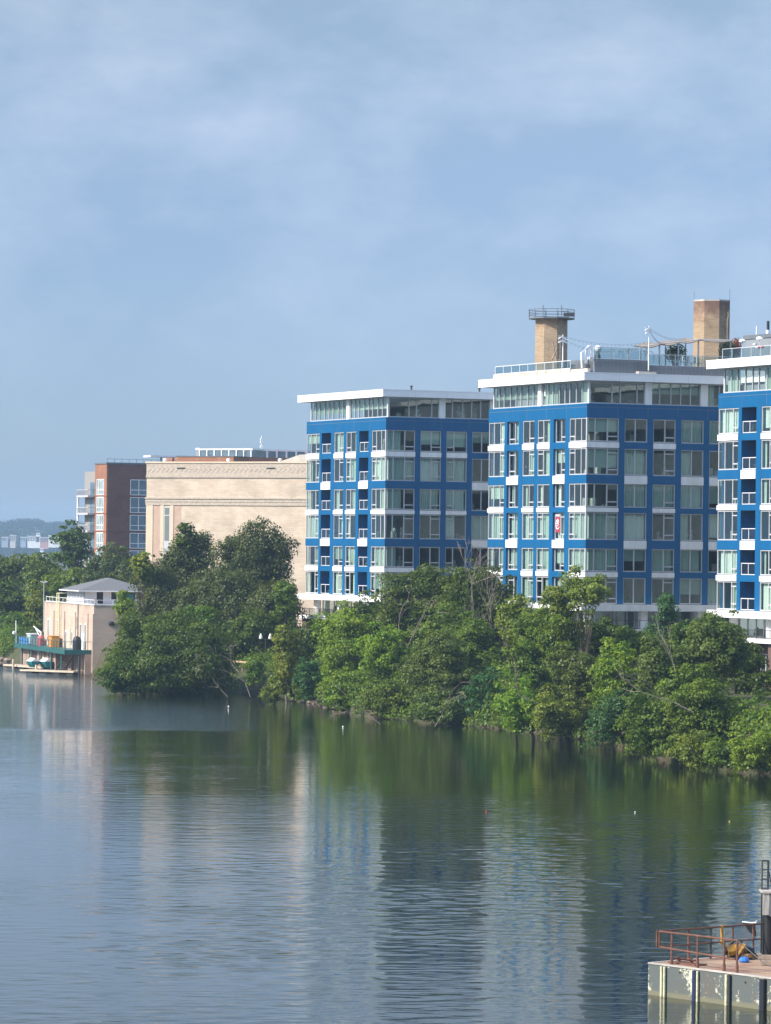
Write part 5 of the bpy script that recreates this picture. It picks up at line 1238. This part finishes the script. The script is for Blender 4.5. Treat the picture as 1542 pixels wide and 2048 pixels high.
# striped thing: inverted bow-shaped tarp behind the railing
c = onD(1507, 1897)
r_ = empty('tarp_bundle', c, 'white edged dark tarp slung on the far railing of the barge', 'tarp')
b = MB(); b.v += [tuple(c+np.array(q)) for q in ((-.42, .1, .98), (0.05, .0, .90), (.12, .05, .42), (-.1, .1, .55), (-.42, .25, .98), (.05, .25, .90), (.12, .25, .42), (-.1, .25, .55))]
b.f += [(0, 3, 2, 1), (4, 5, 6, 7), (0, 1, 5, 4), (1, 2, 6, 5), (2, 3, 7, 6), (3, 0, 4, 7)]; b.m += [0]*6; b.build('cloth', M['black'], r_)
b = MB(); b.tube([c+np.array((-.44, .05, .99)), c+np.array((-.1, .02, .96)), c+np.array((.08, -.02, .98)), c+np.array((.1, -.02, 1.05))], 0.035, 6); b.build('edge', M['white'], r_)
# mooring dolphin with ladder behind the barge
pD = 148.5
c = np.array(W(1541, 1900, pD)); c[2] = -1
r_ = empty('mooring_dolphin', (c[0], c[1], 0), 'black timber mooring pile with grey fender board behind the barge', 'mooring pile')
zt1 = W(1540, 1830, pD)[2]; zt2 = W(1540, 1784, pD)[2]
b = MB(); b.box(WORLD, c[0]-0.30, c[0]+0.65, c[1]-.3, c[1]+.5, -1, zt1+0.9); b.tube([(c[0]-.1, c[1]-.35, -1), (c[0]-.12, c[1]-.32, zt1)], 0.16, 9); b.tube([(c[0]+.25, c[1]-.38, -1), (c[0]+.25, c[1]-.35, zt1+0.6)], 0.16, 9)
b.tube([(c[0]-.5, c[1]-.3, -1), (c[0]-.1, c[1]-.1, 2.3)], 0.12, 8)
b.build('pile', M['black'], r_)
b = MB(); b.box(WORLD, c[0]-0.36, c[0]-0.12, c[1]-.62, c[1]-.5, zt1+0.05, zt2); b.box(WORLD, c[0]-0.1, c[0]+0.9, c[1]-.58, c[1]-.46, zt1+0.0, zt2-0.05); b.build('fender_board', mat('grey_white_timber', (0.42, 0.40, 0.36), var=0.3, vscale=4, stretch=(3, 3, .4)), r_)
b = MB(); b.box(WORLD, c[0]-0.40, c[0]+0.95, c[1]-.66, c[1]+.52, zt2, zt2+0.07); b.build('cap', M['concrete'], r_)
r_ = empty('steel_ladder', (c[0]-.2, c[1]+.3, 0), 'dark steel ladder rising above the mooring pile at the right edge', 'ladder')
zl = W(1530, 1722, pD)[2]; xl0 = W(1524, 1780, pD)[0]; xl1 = W(1536, 1780, pD)[0]
b = MB(); b.tube([(xl0, c[1]+.2, 0), (xl0+.02, c[1]+.2, zl)], 0.03, 5); b.tube([(xl1, c[1]+.2, 0), (xl1+.02, c[1]+.2, zl)], 0.045, 5); b.tube([(xl1+.02, c[1]+.2, zl-.3), (xl1+.35, c[1]+.2, zl-1.9)], 0.02, 4)
b.tube([(xl0+.02, c[1]+.2, zl), (xl1+.02, c[1]+.2, zl)], 0.035, 5); b.build('stile', M['darkmetal'], r_)
for i in range(14):
    b = MB(); zz = zl-0.33-i*0.36; b.tube([(xl0+.02, c[1]+.2, zz), (xl1+.02, c[1]+.2, zz)], 0.025, 5); b.build('rung', M['darkmetal'], r_)

# ------------------------------------------------------------------ far hillside
rs = np.random.RandomState(12)
n = 1300; X = rs.uniform(-760, -160, n); Y = rs.uniform(3750, 5000, n)
Ps, Ns, Ss = [], [], []
for i in range(n):
    z = ground_z(X[i], Y[i]); r = rs.uniform(6, 10.5); m = 130
    d = rdir(rs, m); d[:, 2] = np.abs(d[:, 2])
    Ps.append(np.array([X[i], Y[i], z+2.0]) + d*np.array([r, r, r*0.9])*(0.8+0.3*rs.rand(m, 1))); Ns.append(d+rdir(rs, m)*0.5); Ss.append(np.full(m, 2.1)*(0.6+0.8*rs.rand(m)))
P = np.concatenate(Ps); Nn = np.concatenate(Ns); Nn /= np.linalg.norm(Nn, axis=1, keepdims=True)
me = quads_mesh('far_wood', P, Nn, np.concatenate(Ss), LM['far'], np.array([-300., 3000, 0]), rs=rs)
o = bpy.data.objects.new('far_woodland', me); COL.objects.link(o); o.location = (-300, 3000, 0); tag(o, 'hazy wooded hillside far beyond the river', 'woodland', kind='stuff')
mw_ = [M['white'], mat('pale_facade', (0.55, 0.50, 0.46)), mat('pinkish_facade', (0.48, 0.28, 0.24)), mat('greyblue_facade', (0.30, 0.36, 0.44))]
DBL = 3700.0
for (x0, x1, y0, y1, mi, lab) in ((3, 16, 1074, 1082, 3, 'leftmost low hazy building on the far hillside, grey-blue with a white roof'), (20, 31, 1070, 1083, 1, 'square cream hazy house with white roof, second from the left on the far hillside'), (41, 52, 1074, 1082, 3, 'grey-blue hazy building with white roof right of the square cream house'), (55, 80, 1072, 1083, 0, 'long white hazy building in the middle of the far hillside row'),
                              (80, 97, 1075, 1085, 2, 'pink hazy building in the far hillside row'), (97, 122, 1071, 1082, 0, 'white hazy block at the right end of the far hillside row'), (72, 79, 1066, 1071, 0, 'small white hazy roof above the long white far building'), (80, 87, 1097, 1102, 0, 'tiny white house low on the far hillside')):
    A_ = W(x0, y1, DBL); B_ = W(x1, y0, DBL)
    r_ = empty('hillside_building', ((A_[0]+B_[0])/2, DBL+4, A_[2]-2.0), lab, 'building', 'hazy buildings on the far hillside')
    b = MB(); b.box(WORLD, A_[0], B_[0], DBL, DBL+9, A_[2]-6.0, B_[2]-0.5); wl_ = b.build('wall', mw_[mi], r_)
    b = MB(); b.box(WORLD, A_[0]-0.3, B_[0]+0.3, DBL-0.4, DBL+9.3, B_[2]-0.5, B_[2]); b.build('roof', M['white'], r_)
    for i in range(int((B_[0]-A_[0])/1.5)):
        b = MB(); b.box(WORLD, A_[0]+0.4+i*1.5, A_[0]+1.2+i*1.5, DBL-0.1, DBL, A_[2]+0.4, B_[2]-1.2); b.build('window', M['greymetal'], r_)

# ------------------------------------------------------------------ riverside path, lamp, debris
def gpt(px, D, dz=0.0): 
    x = W(px, 1340, D)[0]; return np.array([x, D, ground_z(x, D)+dz])
fr_ = empty('path_railing', gpt(560, 420), 'pale wooden handrail of the riverside path glimpsed between shrubs', 'railing')
A_ = np.array(W(468, 1323, 448)); B_ = np.array(W(660, 1340, 425))
b = MB(); b.tube([A_, B_], 0.11, 6); b.build('handrail', mat('tan_handrail', (0.55, 0.36, 0.22)), fr_)
for i in range(12):
    q = A_+(B_-A_)*i/11; b = MB(); b.tube([(q[0], q[1]+.1, ground_z(q[0], q[1])-0.2), (q[0], q[1]+.1, q[2])], 0.07, 5); b.build('post', M['wood'], fr_)
lp_ = empty('street_lamp', W(531, 1328, 446), 'twin-headed street lamp with white globes among the dark trees', 'street lamp')
A_ = np.array(W(531, 1326, 446)); A_[2] = ground_z(A_[0], A_[1]); B_ = np.array(W(531, 1276, 446))
b = MB(); b.tube([A_, B_], 0.09, 7, 0.06); b.tube([B_+np.array([-.52, 0, -.1]), B_+np.array([0, 0, -.2]), B_+np.array([.52, 0, -.1])], 0.04, 5); b.build('pole', M['darkmetal'], lp_)
for s_ in (-.52, .52):
    b = MB(); b.lathe(B_+np.array([s_, 0, -.1]), [(0.17, 0), (0.2, 0.12), (0.12, 0.42), (0.04, 0.6)], 10); b.build('globe', M['white'], lp_)
# bleached fallen branches on the water's edge
q = Wz(455, 1396); bare_tree('fallen_branches', 'bleached fallen branches spreading over the water between the round dark tree and the shrubs', 'dead branches', (q[0], q[1]+0.5, 0.1), 7.0, 0.75, 3, r=0.054, lean=(-0.9, -0.1), depth=4, down=0.15)
q = Wz(500, 1398); bare_tree('fallen_branches', 'grey tangle of dead branches beside the riverside path shrubs', 'dead branches', (q[0], q[1]+0.8, 0.2), 7.5, 0.8, 8, r=0.048, lean=(-0.5, 0), depth=4, down=0.1)
q = Wz(760, 1452); bare_tree('fallen_branches', 'low dead branches sticking out over the water under the middle trees', 'dead branches', (q[0], q[1]+0.3, 0.15), 6.5, 0.6, 14, r=0.048, lean=(-1.4, -0.2), depth=3, down=0.3)
q = Wz(870, 1458); bare_tree('fallen_branches', 'brown dead branches under the olive tree at the waterline', 'dead branches', (q[0], q[1]+0.3, 0.2), 6.0, 0.8, 17, r=0.042, lean=(0.6, -0.2), depth=4, down=0.3)
q = W(812, 1310, 392); bare_tree('dead_tree', 'leafless pale dead tree standing between the green crowns below the first blue block', 'dead tree', (q[0], 392, 3.5), 10.2, 0.34, 21, r=0.078, lean=(0.02, 0), depth=4)
q = W(925, 1290, 388); bare_tree('dead_tree', 'thin twiggy grey-brown dead crown in front of the dark tree between the blue blocks', 'dead tree', (q[0], 385, 3.5), 12.0, 0.30, 27, r=0.060, lean=(0.1, 0), depth=5)
q = W(975, 1290, 388); bare_tree('dead_tree', 'second twiggy dead crown right beside the middle block corner', 'dead tree', (q[0], 383, 3.5), 11.0, 0.28, 29, r=0.054, lean=(-0.08, 0), depth=5)
q = W(1390, 1400, 296); bare_tree('dead_branch', 'long bare pale limb reaching left out of the tree by the right side bank', 'dead branch', (q[0], 297, 4.2), 7.5, 0.30, 31, r=0.048, lean=(-2.2, -0.3), depth=3)
q = W(1075, 1430, 318); bare_tree('dead_branch', 'short pale forked limb low in the bright shrub below the middle block', 'dead branch', (q[0], 315, 4.0), 4.0, 0.35, 33, r=0.036, lean=(-1.8, -0.6), depth=3)
q = W(1340, 1290, 322); bare_tree('dead_tree', 'thin bare stem poking up beside the small conifer', 'dead tree', (q[0], 314, 5.5), 7.0, 0.22, 35, r=0.030, lean=(-0.1, 0), depth=3)
# rocks, drift and litter at the edge
rs = np.random.RandomState(40)
mrock = mat('shore_rock', (0.22, 0.17, 0.13), rough=0.95, var=0.35, vscale=2)
def rock(x, y, r, lab):
    b = MB(); nlat = 5; k_ = 7; v0 = len(b.v)
    prof = [(r*math.sin(math.pi*(i+0.3)/(nlat+0.6)), r*0.6*(1-math.cos(math.pi*(i+0.3)/(nlat+0.6)))) for i in range(nlat+1)]
    b.lathe((x, y, -0.15), prof, k_); b.v = [tuple(np.array(p_)+rs.uniform(-.16, .16, 3)*r) for p_ in b.v]
    tag(b.build('shore_rock', mrock), lab, 'rock', 'rocks along the far left bank' if x < -40 else 'rocks along the near bank')
for i in range(16): 
    x = rs.uniform(-62, -50.5); rock(x, float(shore_y(x))+rs.uniform(-.8, .3), rs.uniform(.4, .9), 'grey brown rock on the far left bank behind the floats')
for i in range(22):
    x = W(rs.uniform(540, 700), 1410, 405)[0]; rock(x, float(shore_y(x))+rs.uniform(-.9, .1), rs.uniform(.2, .5), 'small brown rock at the waterline below the path railing')
q = Wz(572, 1408); b = MB(); b.tube([(q[0]+.1, q[1]+.2, -.3), (q[0]-.05, q[1]+.1, 1.2), (q[0]-.25, q[1]+.3, 2.6)], 0.13, 7, 0.08); tag(b.build('tree_stump', M['palebark']), 'pale bare stump standing in the water below the yellowish shrub', 'stump')
for i, (px, py, nm, lab, m_) in enumerate(((457, 1414, 'litter', 'white scrap floating off the fallen branches', 'white'), (686, 1455, 'litter', 'white bottle floating below the middle trees', 'white'), (583, 1409, 'litter', 'white scrap on the bank beside the pale stump', 'white'), (972, 1624, 'float_marker', 'small red float on the open water', 'red'), (1270, 1625, 'float_marker', 'small pale float on the open water', 'white'), (1459, 1644, 'float_marker', 'small yellowish float on the open water at the right', 'yel'))):
    q = Wz(px, py); r = 0.05 if i < 3 else 0.028
    mm = M['white'] if m_ == 'white' else mat('red_float' if m_ == 'red' else 'yellow_float', (0.6, 0.06, 0.05) if m_ == 'red' else (0.5, 0.45, 0.15))
    b = MB(); b.lathe((q[0], q[1], 0), [(r, 0), (r*1.8, r), (r, r*2.2), (r*.3, r*3.0)], 8); tag(b.build(nm, mm), lab, 'litter' if i < 3 else 'float', None)
# ------------------------------------------------------------------ trees and shrubs
BT = 'broadleaf trees along the river bank'; FBT = 'trees on the far left bank'
T = tree
# far left bank
T('broadleaf_tree', 'dark tall tree rising against the sky beside the brick apartment house balconies', 'tree', 150, 1100, 40, 52, 650, 'deep', leaf=.55, nl=10, seed=101, group=FBT)
T('broadleaf_tree', 'olive green tree at the left picture edge below the hazy hills', 'tree', 18, 1150, 62, 40, 640, 'olive', leaf=.5, seed=102, group=FBT)
T('broadleaf_tree', 'dark shaded tree above the pump house float at the left edge', 'tree', 30, 1215, 58, 56, 610, 'deep', leaf=.5, seed=103, group=FBT)
T('broadleaf_tree', 'mid green tree left of the pump house reaching down to the bank', 'tree', 48, 1268, 44, 46, 588, 'green', leaf=.45, seed=104, group=FBT)
T('broadleaf_tree', 'broad olive crown above the left end of the pump house', 'tree', 82, 1190, 48, 56, 600, 'olive', leaf=.5, seed=105, group=FBT)
T('broadleaf_tree', 'green crown directly behind the glazed hut roof', 'tree', 140, 1172, 56, 44, 590, 'green', leaf=.5, seed=106, group=FBT)
T('broadleaf_tree', 'grey green rounded crown in front of the brick apartment house', 'tree', 208, 1150, 62, 43, 575, 'grey', leaf=.45, seed=107, group=FBT)
T('broadleaf_tree', 'dark green crown between the hut roof and the apartment house', 'tree', 262, 1170, 52, 50, 560, 'grey', leaf=.45, seed=108, group=FBT)
T('broadleaf_tree', 'lowest green bush on the far bank at the left picture edge', 'tree', 4, 1278, 46, 38, 585, 'green', leaf=.45, seed=109, group=FBT)
T('broadleaf_tree', 'small yellow green tree at the far bank beside the pump house wall', 'tree', 76, 1235, 24, 56, 572, 'yellow', leaf=.4, seed=110, group=FBT, nl=7)
T('broadleaf_tree', 'tree behind the left edge crowns with its top on the hazy skyline', 'tree', 75, 1140, 50, 32, 680, 'green', leaf=.55, seed=111, group=FBT)
T('broadleaf_tree', 'tall hidden crown far left, half outside the picture', 'tree', -50, 1200, 60, 90, 620, 'deep', leaf=.55, seed=112, group=FBT)
T('broadleaf_tree', 'low tree on the far bank left of the green deck, above the rocks', 'tree', 28, 1270, 44, 40, 569, 'green', leaf=.42, seed=113, group=FBT)
T('broadleaf_tree', 'low dark bush on the far bank at the very left edge', 'tree', -10, 1284, 34, 34, 569, 'deep', leaf=.42, seed=114, group=FBT, nl=6)
T('broadleaf_tree', 'green bush on the far bank just behind the river wall end', 'tree', 64, 1280, 28, 34, 562, 'olive', leaf=.42, seed=115, group=FBT, nl=6)
T('willow_tree', 'grey crown filling in left of the slit window tree', 'tree', 322, 1170, 44, 60, 492, 'grey', leaf=.34, nl=9, droop=.5, seed=116, group=BT)
# big willow-like cluster in front of the tan hall
T('willow_tree', 'grey green spreading tree with the highest pointed top in front of the slit window', 'tree', 378, 1150, 59, 84, 486, 'grey', leaf=.34, nl=13, droop=.5, seed=121, group=BT)
T('willow_tree', 'great rounded grey green crown against the tan hall left of the first blue block', 'tree', 520, 1158, 86, 87, 482, 'grey', leaf=.34, nl=15, droop=.6, seed=122, group=BT)
T('willow_tree', 'drooping grey tree overhanging the right side of the pump house', 'tree', 328, 1222, 64, 88, 476, 'grey', leaf=.32, nl=13, droop=.8, seed=123, group=BT)
T('willow_tree', 'dense dark drooping tree in the middle of the grey cluster', 'tree', 440, 1225, 86, 86, 466, 'grey', leaf=.32, nl=14, droop=.8, seed=124, group=BT)
T('willow_tree', 'dark drooping tree left of the first blue block columns', 'tree', 556, 1240, 60, 88, 458, 'grey', leaf=.32, nl=12, droop=.7, seed=125, group=BT)
T('broadleaf_tree', 'bright green slim tree standing before the dark drooping trees', 'tree', 568, 1215, 32, 55, 452, 'green', leaf=.3, nl=8, seed=126, group=BT)
T('broadleaf_tree', 'leafy twig crown poking above the grey cluster before the tan hall', 'tree', 372, 1085, 34, 29, 484, 'deep', leaf=.5, nl=6, seed=127, group=BT, gap=.3, trunk_r=.08)
T('sycamore_tree', 'yellow green large-leaved sprig beside the hut roof at the top', 'tree', 283, 1140, 20, 29, 474, 'yellow', leaf=.55, nl=8, seed=128, group=BT, gap=.1, trunk_r=.06)
T('sycamore_tree', 'large-leaved pale green branch crown hanging over the pump house corner', 'tree', 252, 1222, 23, 35, 466, 'bright', leaf=.5, nl=8, seed=129, group=BT, gap=.1, trunk_r=.07)
# round water side tree
T('broadleaf_tree', 'broad round deep green tree whose skirt touches the water right of the pump house', 'tree', 336, 1322, 128, 84, 434, 'deep', leaf=.32, nl=17, seed=131, group=BT)
T('broadleaf_tree', 'upper deep green crown on top of the broad round water side tree', 'tree', 392, 1270, 58, 58, 438, 'green', leaf=.32, nl=9, seed=132, group=BT)
T('riverside_bush', 'left low lobe of green bush overhanging the water beside the pump house', 'bush', 236, 1358, 48, 40, 430, 'deep', leaf=.3, nl=8, seed=133)
T('riverside_bush', 'right low green bush before the bleached fallen branches', 'bush', 420, 1350, 48, 48, 431, 'deep', leaf=.3, nl=8, seed=134)
# shrubs around the path
T('slim_tree', 'slim yellowish leaved shrub standing upright before the path railing', 'shrub', 572, 1318, 30, 68, 408, 'yellow', leaf=.26, nl=9, seed=141, clump=.7)
T('riverside_bush', 'bluish green bush at the water right of the pale stump', 'bush', 618, 1368, 40, 42, 403, 'teal', leaf=.28, nl=8, seed=142)
T('riverside_bush', 'small grey green bush left of the slim yellowish shrub', 'bush', 510, 1345, 24, 30, 415, 'green', leaf=.26, nl=6, seed=143, clump=.7)
T('riverside_bush', 'low bush on the bank under the slim yellowish shrub', 'bush', 545, 1380, 30, 26, 410, 'green', leaf=.26, nl=6, seed=144, clump=.7)
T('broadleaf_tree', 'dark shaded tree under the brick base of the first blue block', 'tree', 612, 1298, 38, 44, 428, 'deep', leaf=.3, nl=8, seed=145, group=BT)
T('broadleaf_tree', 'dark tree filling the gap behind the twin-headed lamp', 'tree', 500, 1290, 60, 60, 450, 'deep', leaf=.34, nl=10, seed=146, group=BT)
# in front of the first blue block
T('broadleaf_tree', 'bright green tree with many small puffs below the first block columns', 'tree', 688, 1310, 58, 88, 398, 'bright', leaf=.28, nl=14, seed=151, group=BT)
T('broadleaf_tree', 'bright green skirt reaching the water below the first block columns', 'tree', 692, 1388, 50, 44, 392, 'bright', leaf=.27, nl=9, seed=152, group=BT)
T('broadleaf_tree', 'sunlit green tree left of the leafless pale tree', 'tree', 762, 1315, 56, 72, 388, 'bright', leaf=.28, nl=12, seed=153, group=BT)
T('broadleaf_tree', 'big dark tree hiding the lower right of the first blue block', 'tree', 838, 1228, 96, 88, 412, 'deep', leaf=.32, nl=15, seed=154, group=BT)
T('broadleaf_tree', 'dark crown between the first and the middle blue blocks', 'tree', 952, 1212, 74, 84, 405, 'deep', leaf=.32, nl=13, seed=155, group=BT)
T('riverside_bush', 'green bush hanging over the water below the leafless pale tree', 'bush', 775, 1405, 54, 50, 380, 'green', leaf=.27, nl=10, seed=156)
T('broadleaf_tree', 'olive tree with brownish twigs right of the leafless pale tree', 'tree', 880, 1355, 72, 92, 374, 'olive', leaf=.27, nl=14, seed=157, group=BT)
T('riverside_bush', 'olive bush dipping into the water below the olive tree', 'bush', 872, 1425, 60, 38, 368, 'olive', leaf=.26, nl=9, seed=158)
T('broadleaf_tree', 'mid green tree filling the bank between the first and middle blocks', 'tree', 950, 1320, 70, 80, 380, 'green', leaf=.28, nl=13, seed=159, group=BT)
T('broadleaf_tree', 'blue green shaded tree low on the bank below the middle block', 'tree', 978, 1400, 52, 74, 366, 'teal', leaf=.28, nl=10, seed=160, group=BT)
# in front of the middle block
T('broadleaf_tree', 'yellow green rounded crown below the left windows of the middle block', 'tree', 1040, 1262, 46, 66, 358, 'yellow', leaf=.27, nl=9, seed=171, group=BT)
T('broadleaf_tree', 'tall airy yellow green tree rising highest before the middle block corner', 'tree', 1172, 1188, 50, 44, 344, 'yellow', leaf=.26, nl=10, seed=172, group=BT, gap=.15, trunk_r=.11)
T('broadleaf_tree', 'lower left arm of the airy yellow green tree before the middle block', 'tree', 1108, 1206, 36, 28, 345, 'yellow', leaf=.26, nl=6, seed=173, group=BT, gap=.3, trunk_r=.09)
T('broadleaf_tree', 'green crown under the airy yellow tree before the middle block slab', 'tree', 1128, 1272, 66, 64, 346, 'green', leaf=.28, nl=12, seed=174, group=BT)
T('broadleaf_tree', 'mid green tree in the middle of the near bank', 'tree', 1070, 1355, 72, 72, 344, 'green', leaf=.27, nl=13, seed=175, group=BT)
T('broadleaf_tree', 'bright green tree leaning over the water at the centre right', 'tree', 1052, 1425, 62, 58, 336, 'bright', leaf=.26, nl=11, seed=176, group=BT)
T('riverside_bush', 'yellowing bush at the waterline at the centre right', 'bush', 1112, 1442, 54, 44, 331, 'yellow', leaf=.25, nl=9, seed=177)
T('broadleaf_tree', 'dark olive crown behind the bright centre right tree', 'tree', 1150, 1360, 62, 66, 334, 'olive', leaf=.27, nl=11, seed=178, group=BT)
T('broadleaf_tree', 'vivid light green tree right of centre on the near bank', 'tree', 1232, 1362, 54, 66, 325, 'bright', leaf=.27, nl=11, seed=179, group=BT)
T('broadleaf_tree', 'blue green shaded tree at the water below the vivid tree', 'tree', 1226, 1445, 58, 62, 322, 'teal', leaf=.26, nl=10, seed=180, group=BT)
T('conifer_tree', 'small pointed conifer before the middle block slab', 'conifer', 1333, 1256, 52, 60, 352, 'teal', leaf=.24, nl=8, seed=181, cone=True)
T('broadleaf_tree', 'green crown left of the small pointed conifer', 'tree', 1252, 1300, 58, 42, 348, 'green', leaf=.27, nl=9, seed=182, group=BT)
# right side
T('broadleaf_tree', 'broad olive crown reaching up to the nearest blue block slab', 'tree', 1418, 1320, 88, 72, 326, 'olive', leaf=.27, nl=14, seed=191, group=BT)
T('broadleaf_tree', 'olive brown tree left of the broad olive crown', 'tree', 1320, 1350, 56, 66, 322, 'olive', leaf=.26, nl=10, seed=192, group=BT)
T('broadleaf_tree', 'green water side tree with yellow tips below the long bare limb', 'tree', 1310, 1450, 66, 72, 308, 'green', leaf=.25, nl=12, seed=193, group=BT)
T('broadleaf_tree', 'dark green tree over the deep shade at the right bank', 'tree', 1418, 1432, 78, 66, 306, 'green', leaf=.25, nl=13, seed=194, group=BT)
T('riverside_bush', 'yellow green bush dipping into the water at the right bank', 'bush', 1385, 1500, 52, 40, 297, 'yellow', leaf=.23, nl=8, seed=195)
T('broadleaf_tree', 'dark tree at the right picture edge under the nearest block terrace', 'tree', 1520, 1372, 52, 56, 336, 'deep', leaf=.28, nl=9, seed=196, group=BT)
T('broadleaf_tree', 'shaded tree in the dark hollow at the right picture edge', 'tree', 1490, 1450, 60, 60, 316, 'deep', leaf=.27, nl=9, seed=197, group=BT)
T('vine_bush', 'bright vine covered mound in the lower right corner of the bank', 'bush', 1530, 1512, 62, 46, 291, 'bright', leaf=.22, nl=10, seed=198, clump=.8)
T('riverside_bush', 'small green bush between the vine mound and the dark hollow', 'bush', 1450, 1520, 40, 28, 294, 'green', leaf=.22, nl=7, seed=199, clump=.7)
T('broadleaf_tree', 'tree just outside the right picture edge beside the vine mound', 'tree', 1610, 1420, 70, 100, 310, 'green', leaf=.3, nl=10, seed=200, group=BT)
T('broadleaf_tree', 'dark crown right of the conifer hiding the middle block terrace', 'tree', 1385, 1285, 60, 42, 345, 'deep', leaf=.3, nl=9, seed=211, group=BT)
T('broadleaf_tree', 'green crown left of the airy yellow tree below the middle block slab', 'tree', 1085, 1262, 52, 52, 352, 'green', leaf=.28, nl=10, seed=212, group=BT)
T('broadleaf_tree', 'green crown under the airy yellow tree towards the conifer', 'tree', 1205, 1290, 60, 50, 350, 'deep', leaf=.3, nl=10, seed=213, group=BT)
T('broadleaf_tree', 'olive crown at the right edge under the nearest block columns', 'tree', 1480, 1330, 58, 48, 338, 'olive', leaf=.28, nl=10, seed=214, group=BT)
T('broadleaf_tree', 'deep green crown in the middle of the right bank', 'tree', 1370, 1400, 70, 66, 314, 'green', leaf=.27, nl=12, seed=215, group=BT)
T('broadleaf_tree', 'shaded crown between the bright green skirt and the big dark tree', 'tree', 730, 1250, 46, 50, 415, 'deep', leaf=.3, nl=9, seed=216, group=BT)
T('broadleaf_tree', 'shaded crown below the gap between the first and middle blocks', 'tree', 890, 1290, 70, 60, 398, 'green', leaf=.3, nl=11, seed=217, group=BT)
# undergrowth that closes the bank under the crowns
rs = np.random.RandomState(77); Ps, Ns, Ss = [], [], []
for i in range(1500):
    x = rs.uniform(W(200, 1390, 440)[0], 34.0); d = rs.uniform(0.0, 14)
    if i < 260: x = rs.uniform(-72, -50.5); d = rs.uniform(0.8, 14)
    y = float(shore_y(x))+d
    if 478 < PX0 + F*x/y < 545 and d < 8 : continue
    z = max(ground_z(x, y), 0.05); m = 75; r = rs.uniform(.6, 1.25)*(1.0 if d < 5 else 1.3)*(1.5 if i < 260 else 1)
    q = rdir(rs, m); q[:, 2] = np.abs(q[:, 2])
    Ps.append(np.array([x, y, z+.1])+q*r*(0.5+0.6*rs.rand(m, 1))); Ns.append(q+rdir(rs, m)*.6); Ss.append(.25*(0.6+.8*rs.rand(m)))
P = np.concatenate(Ps); Nn = np.concatenate(Ns); Nn /= np.linalg.norm(Nn, axis=1, keepdims=True); k = P[:, 2] > .08
me = quads_mesh('undergrowth', P[k], Nn[k], np.concatenate(Ss)[k], LM['green'], np.array([0., 380, 0]), rs=rs)
o = bpy.data.objects.new('undergrowth', me); COL.objects.link(o); o.location = (0, 380, 0); tag(o, 'low green undergrowth covering the river bank', 'undergrowth', kind='stuff')
print('LEAVES', NLEAF[0], 'OBJS', len(scene.objects))
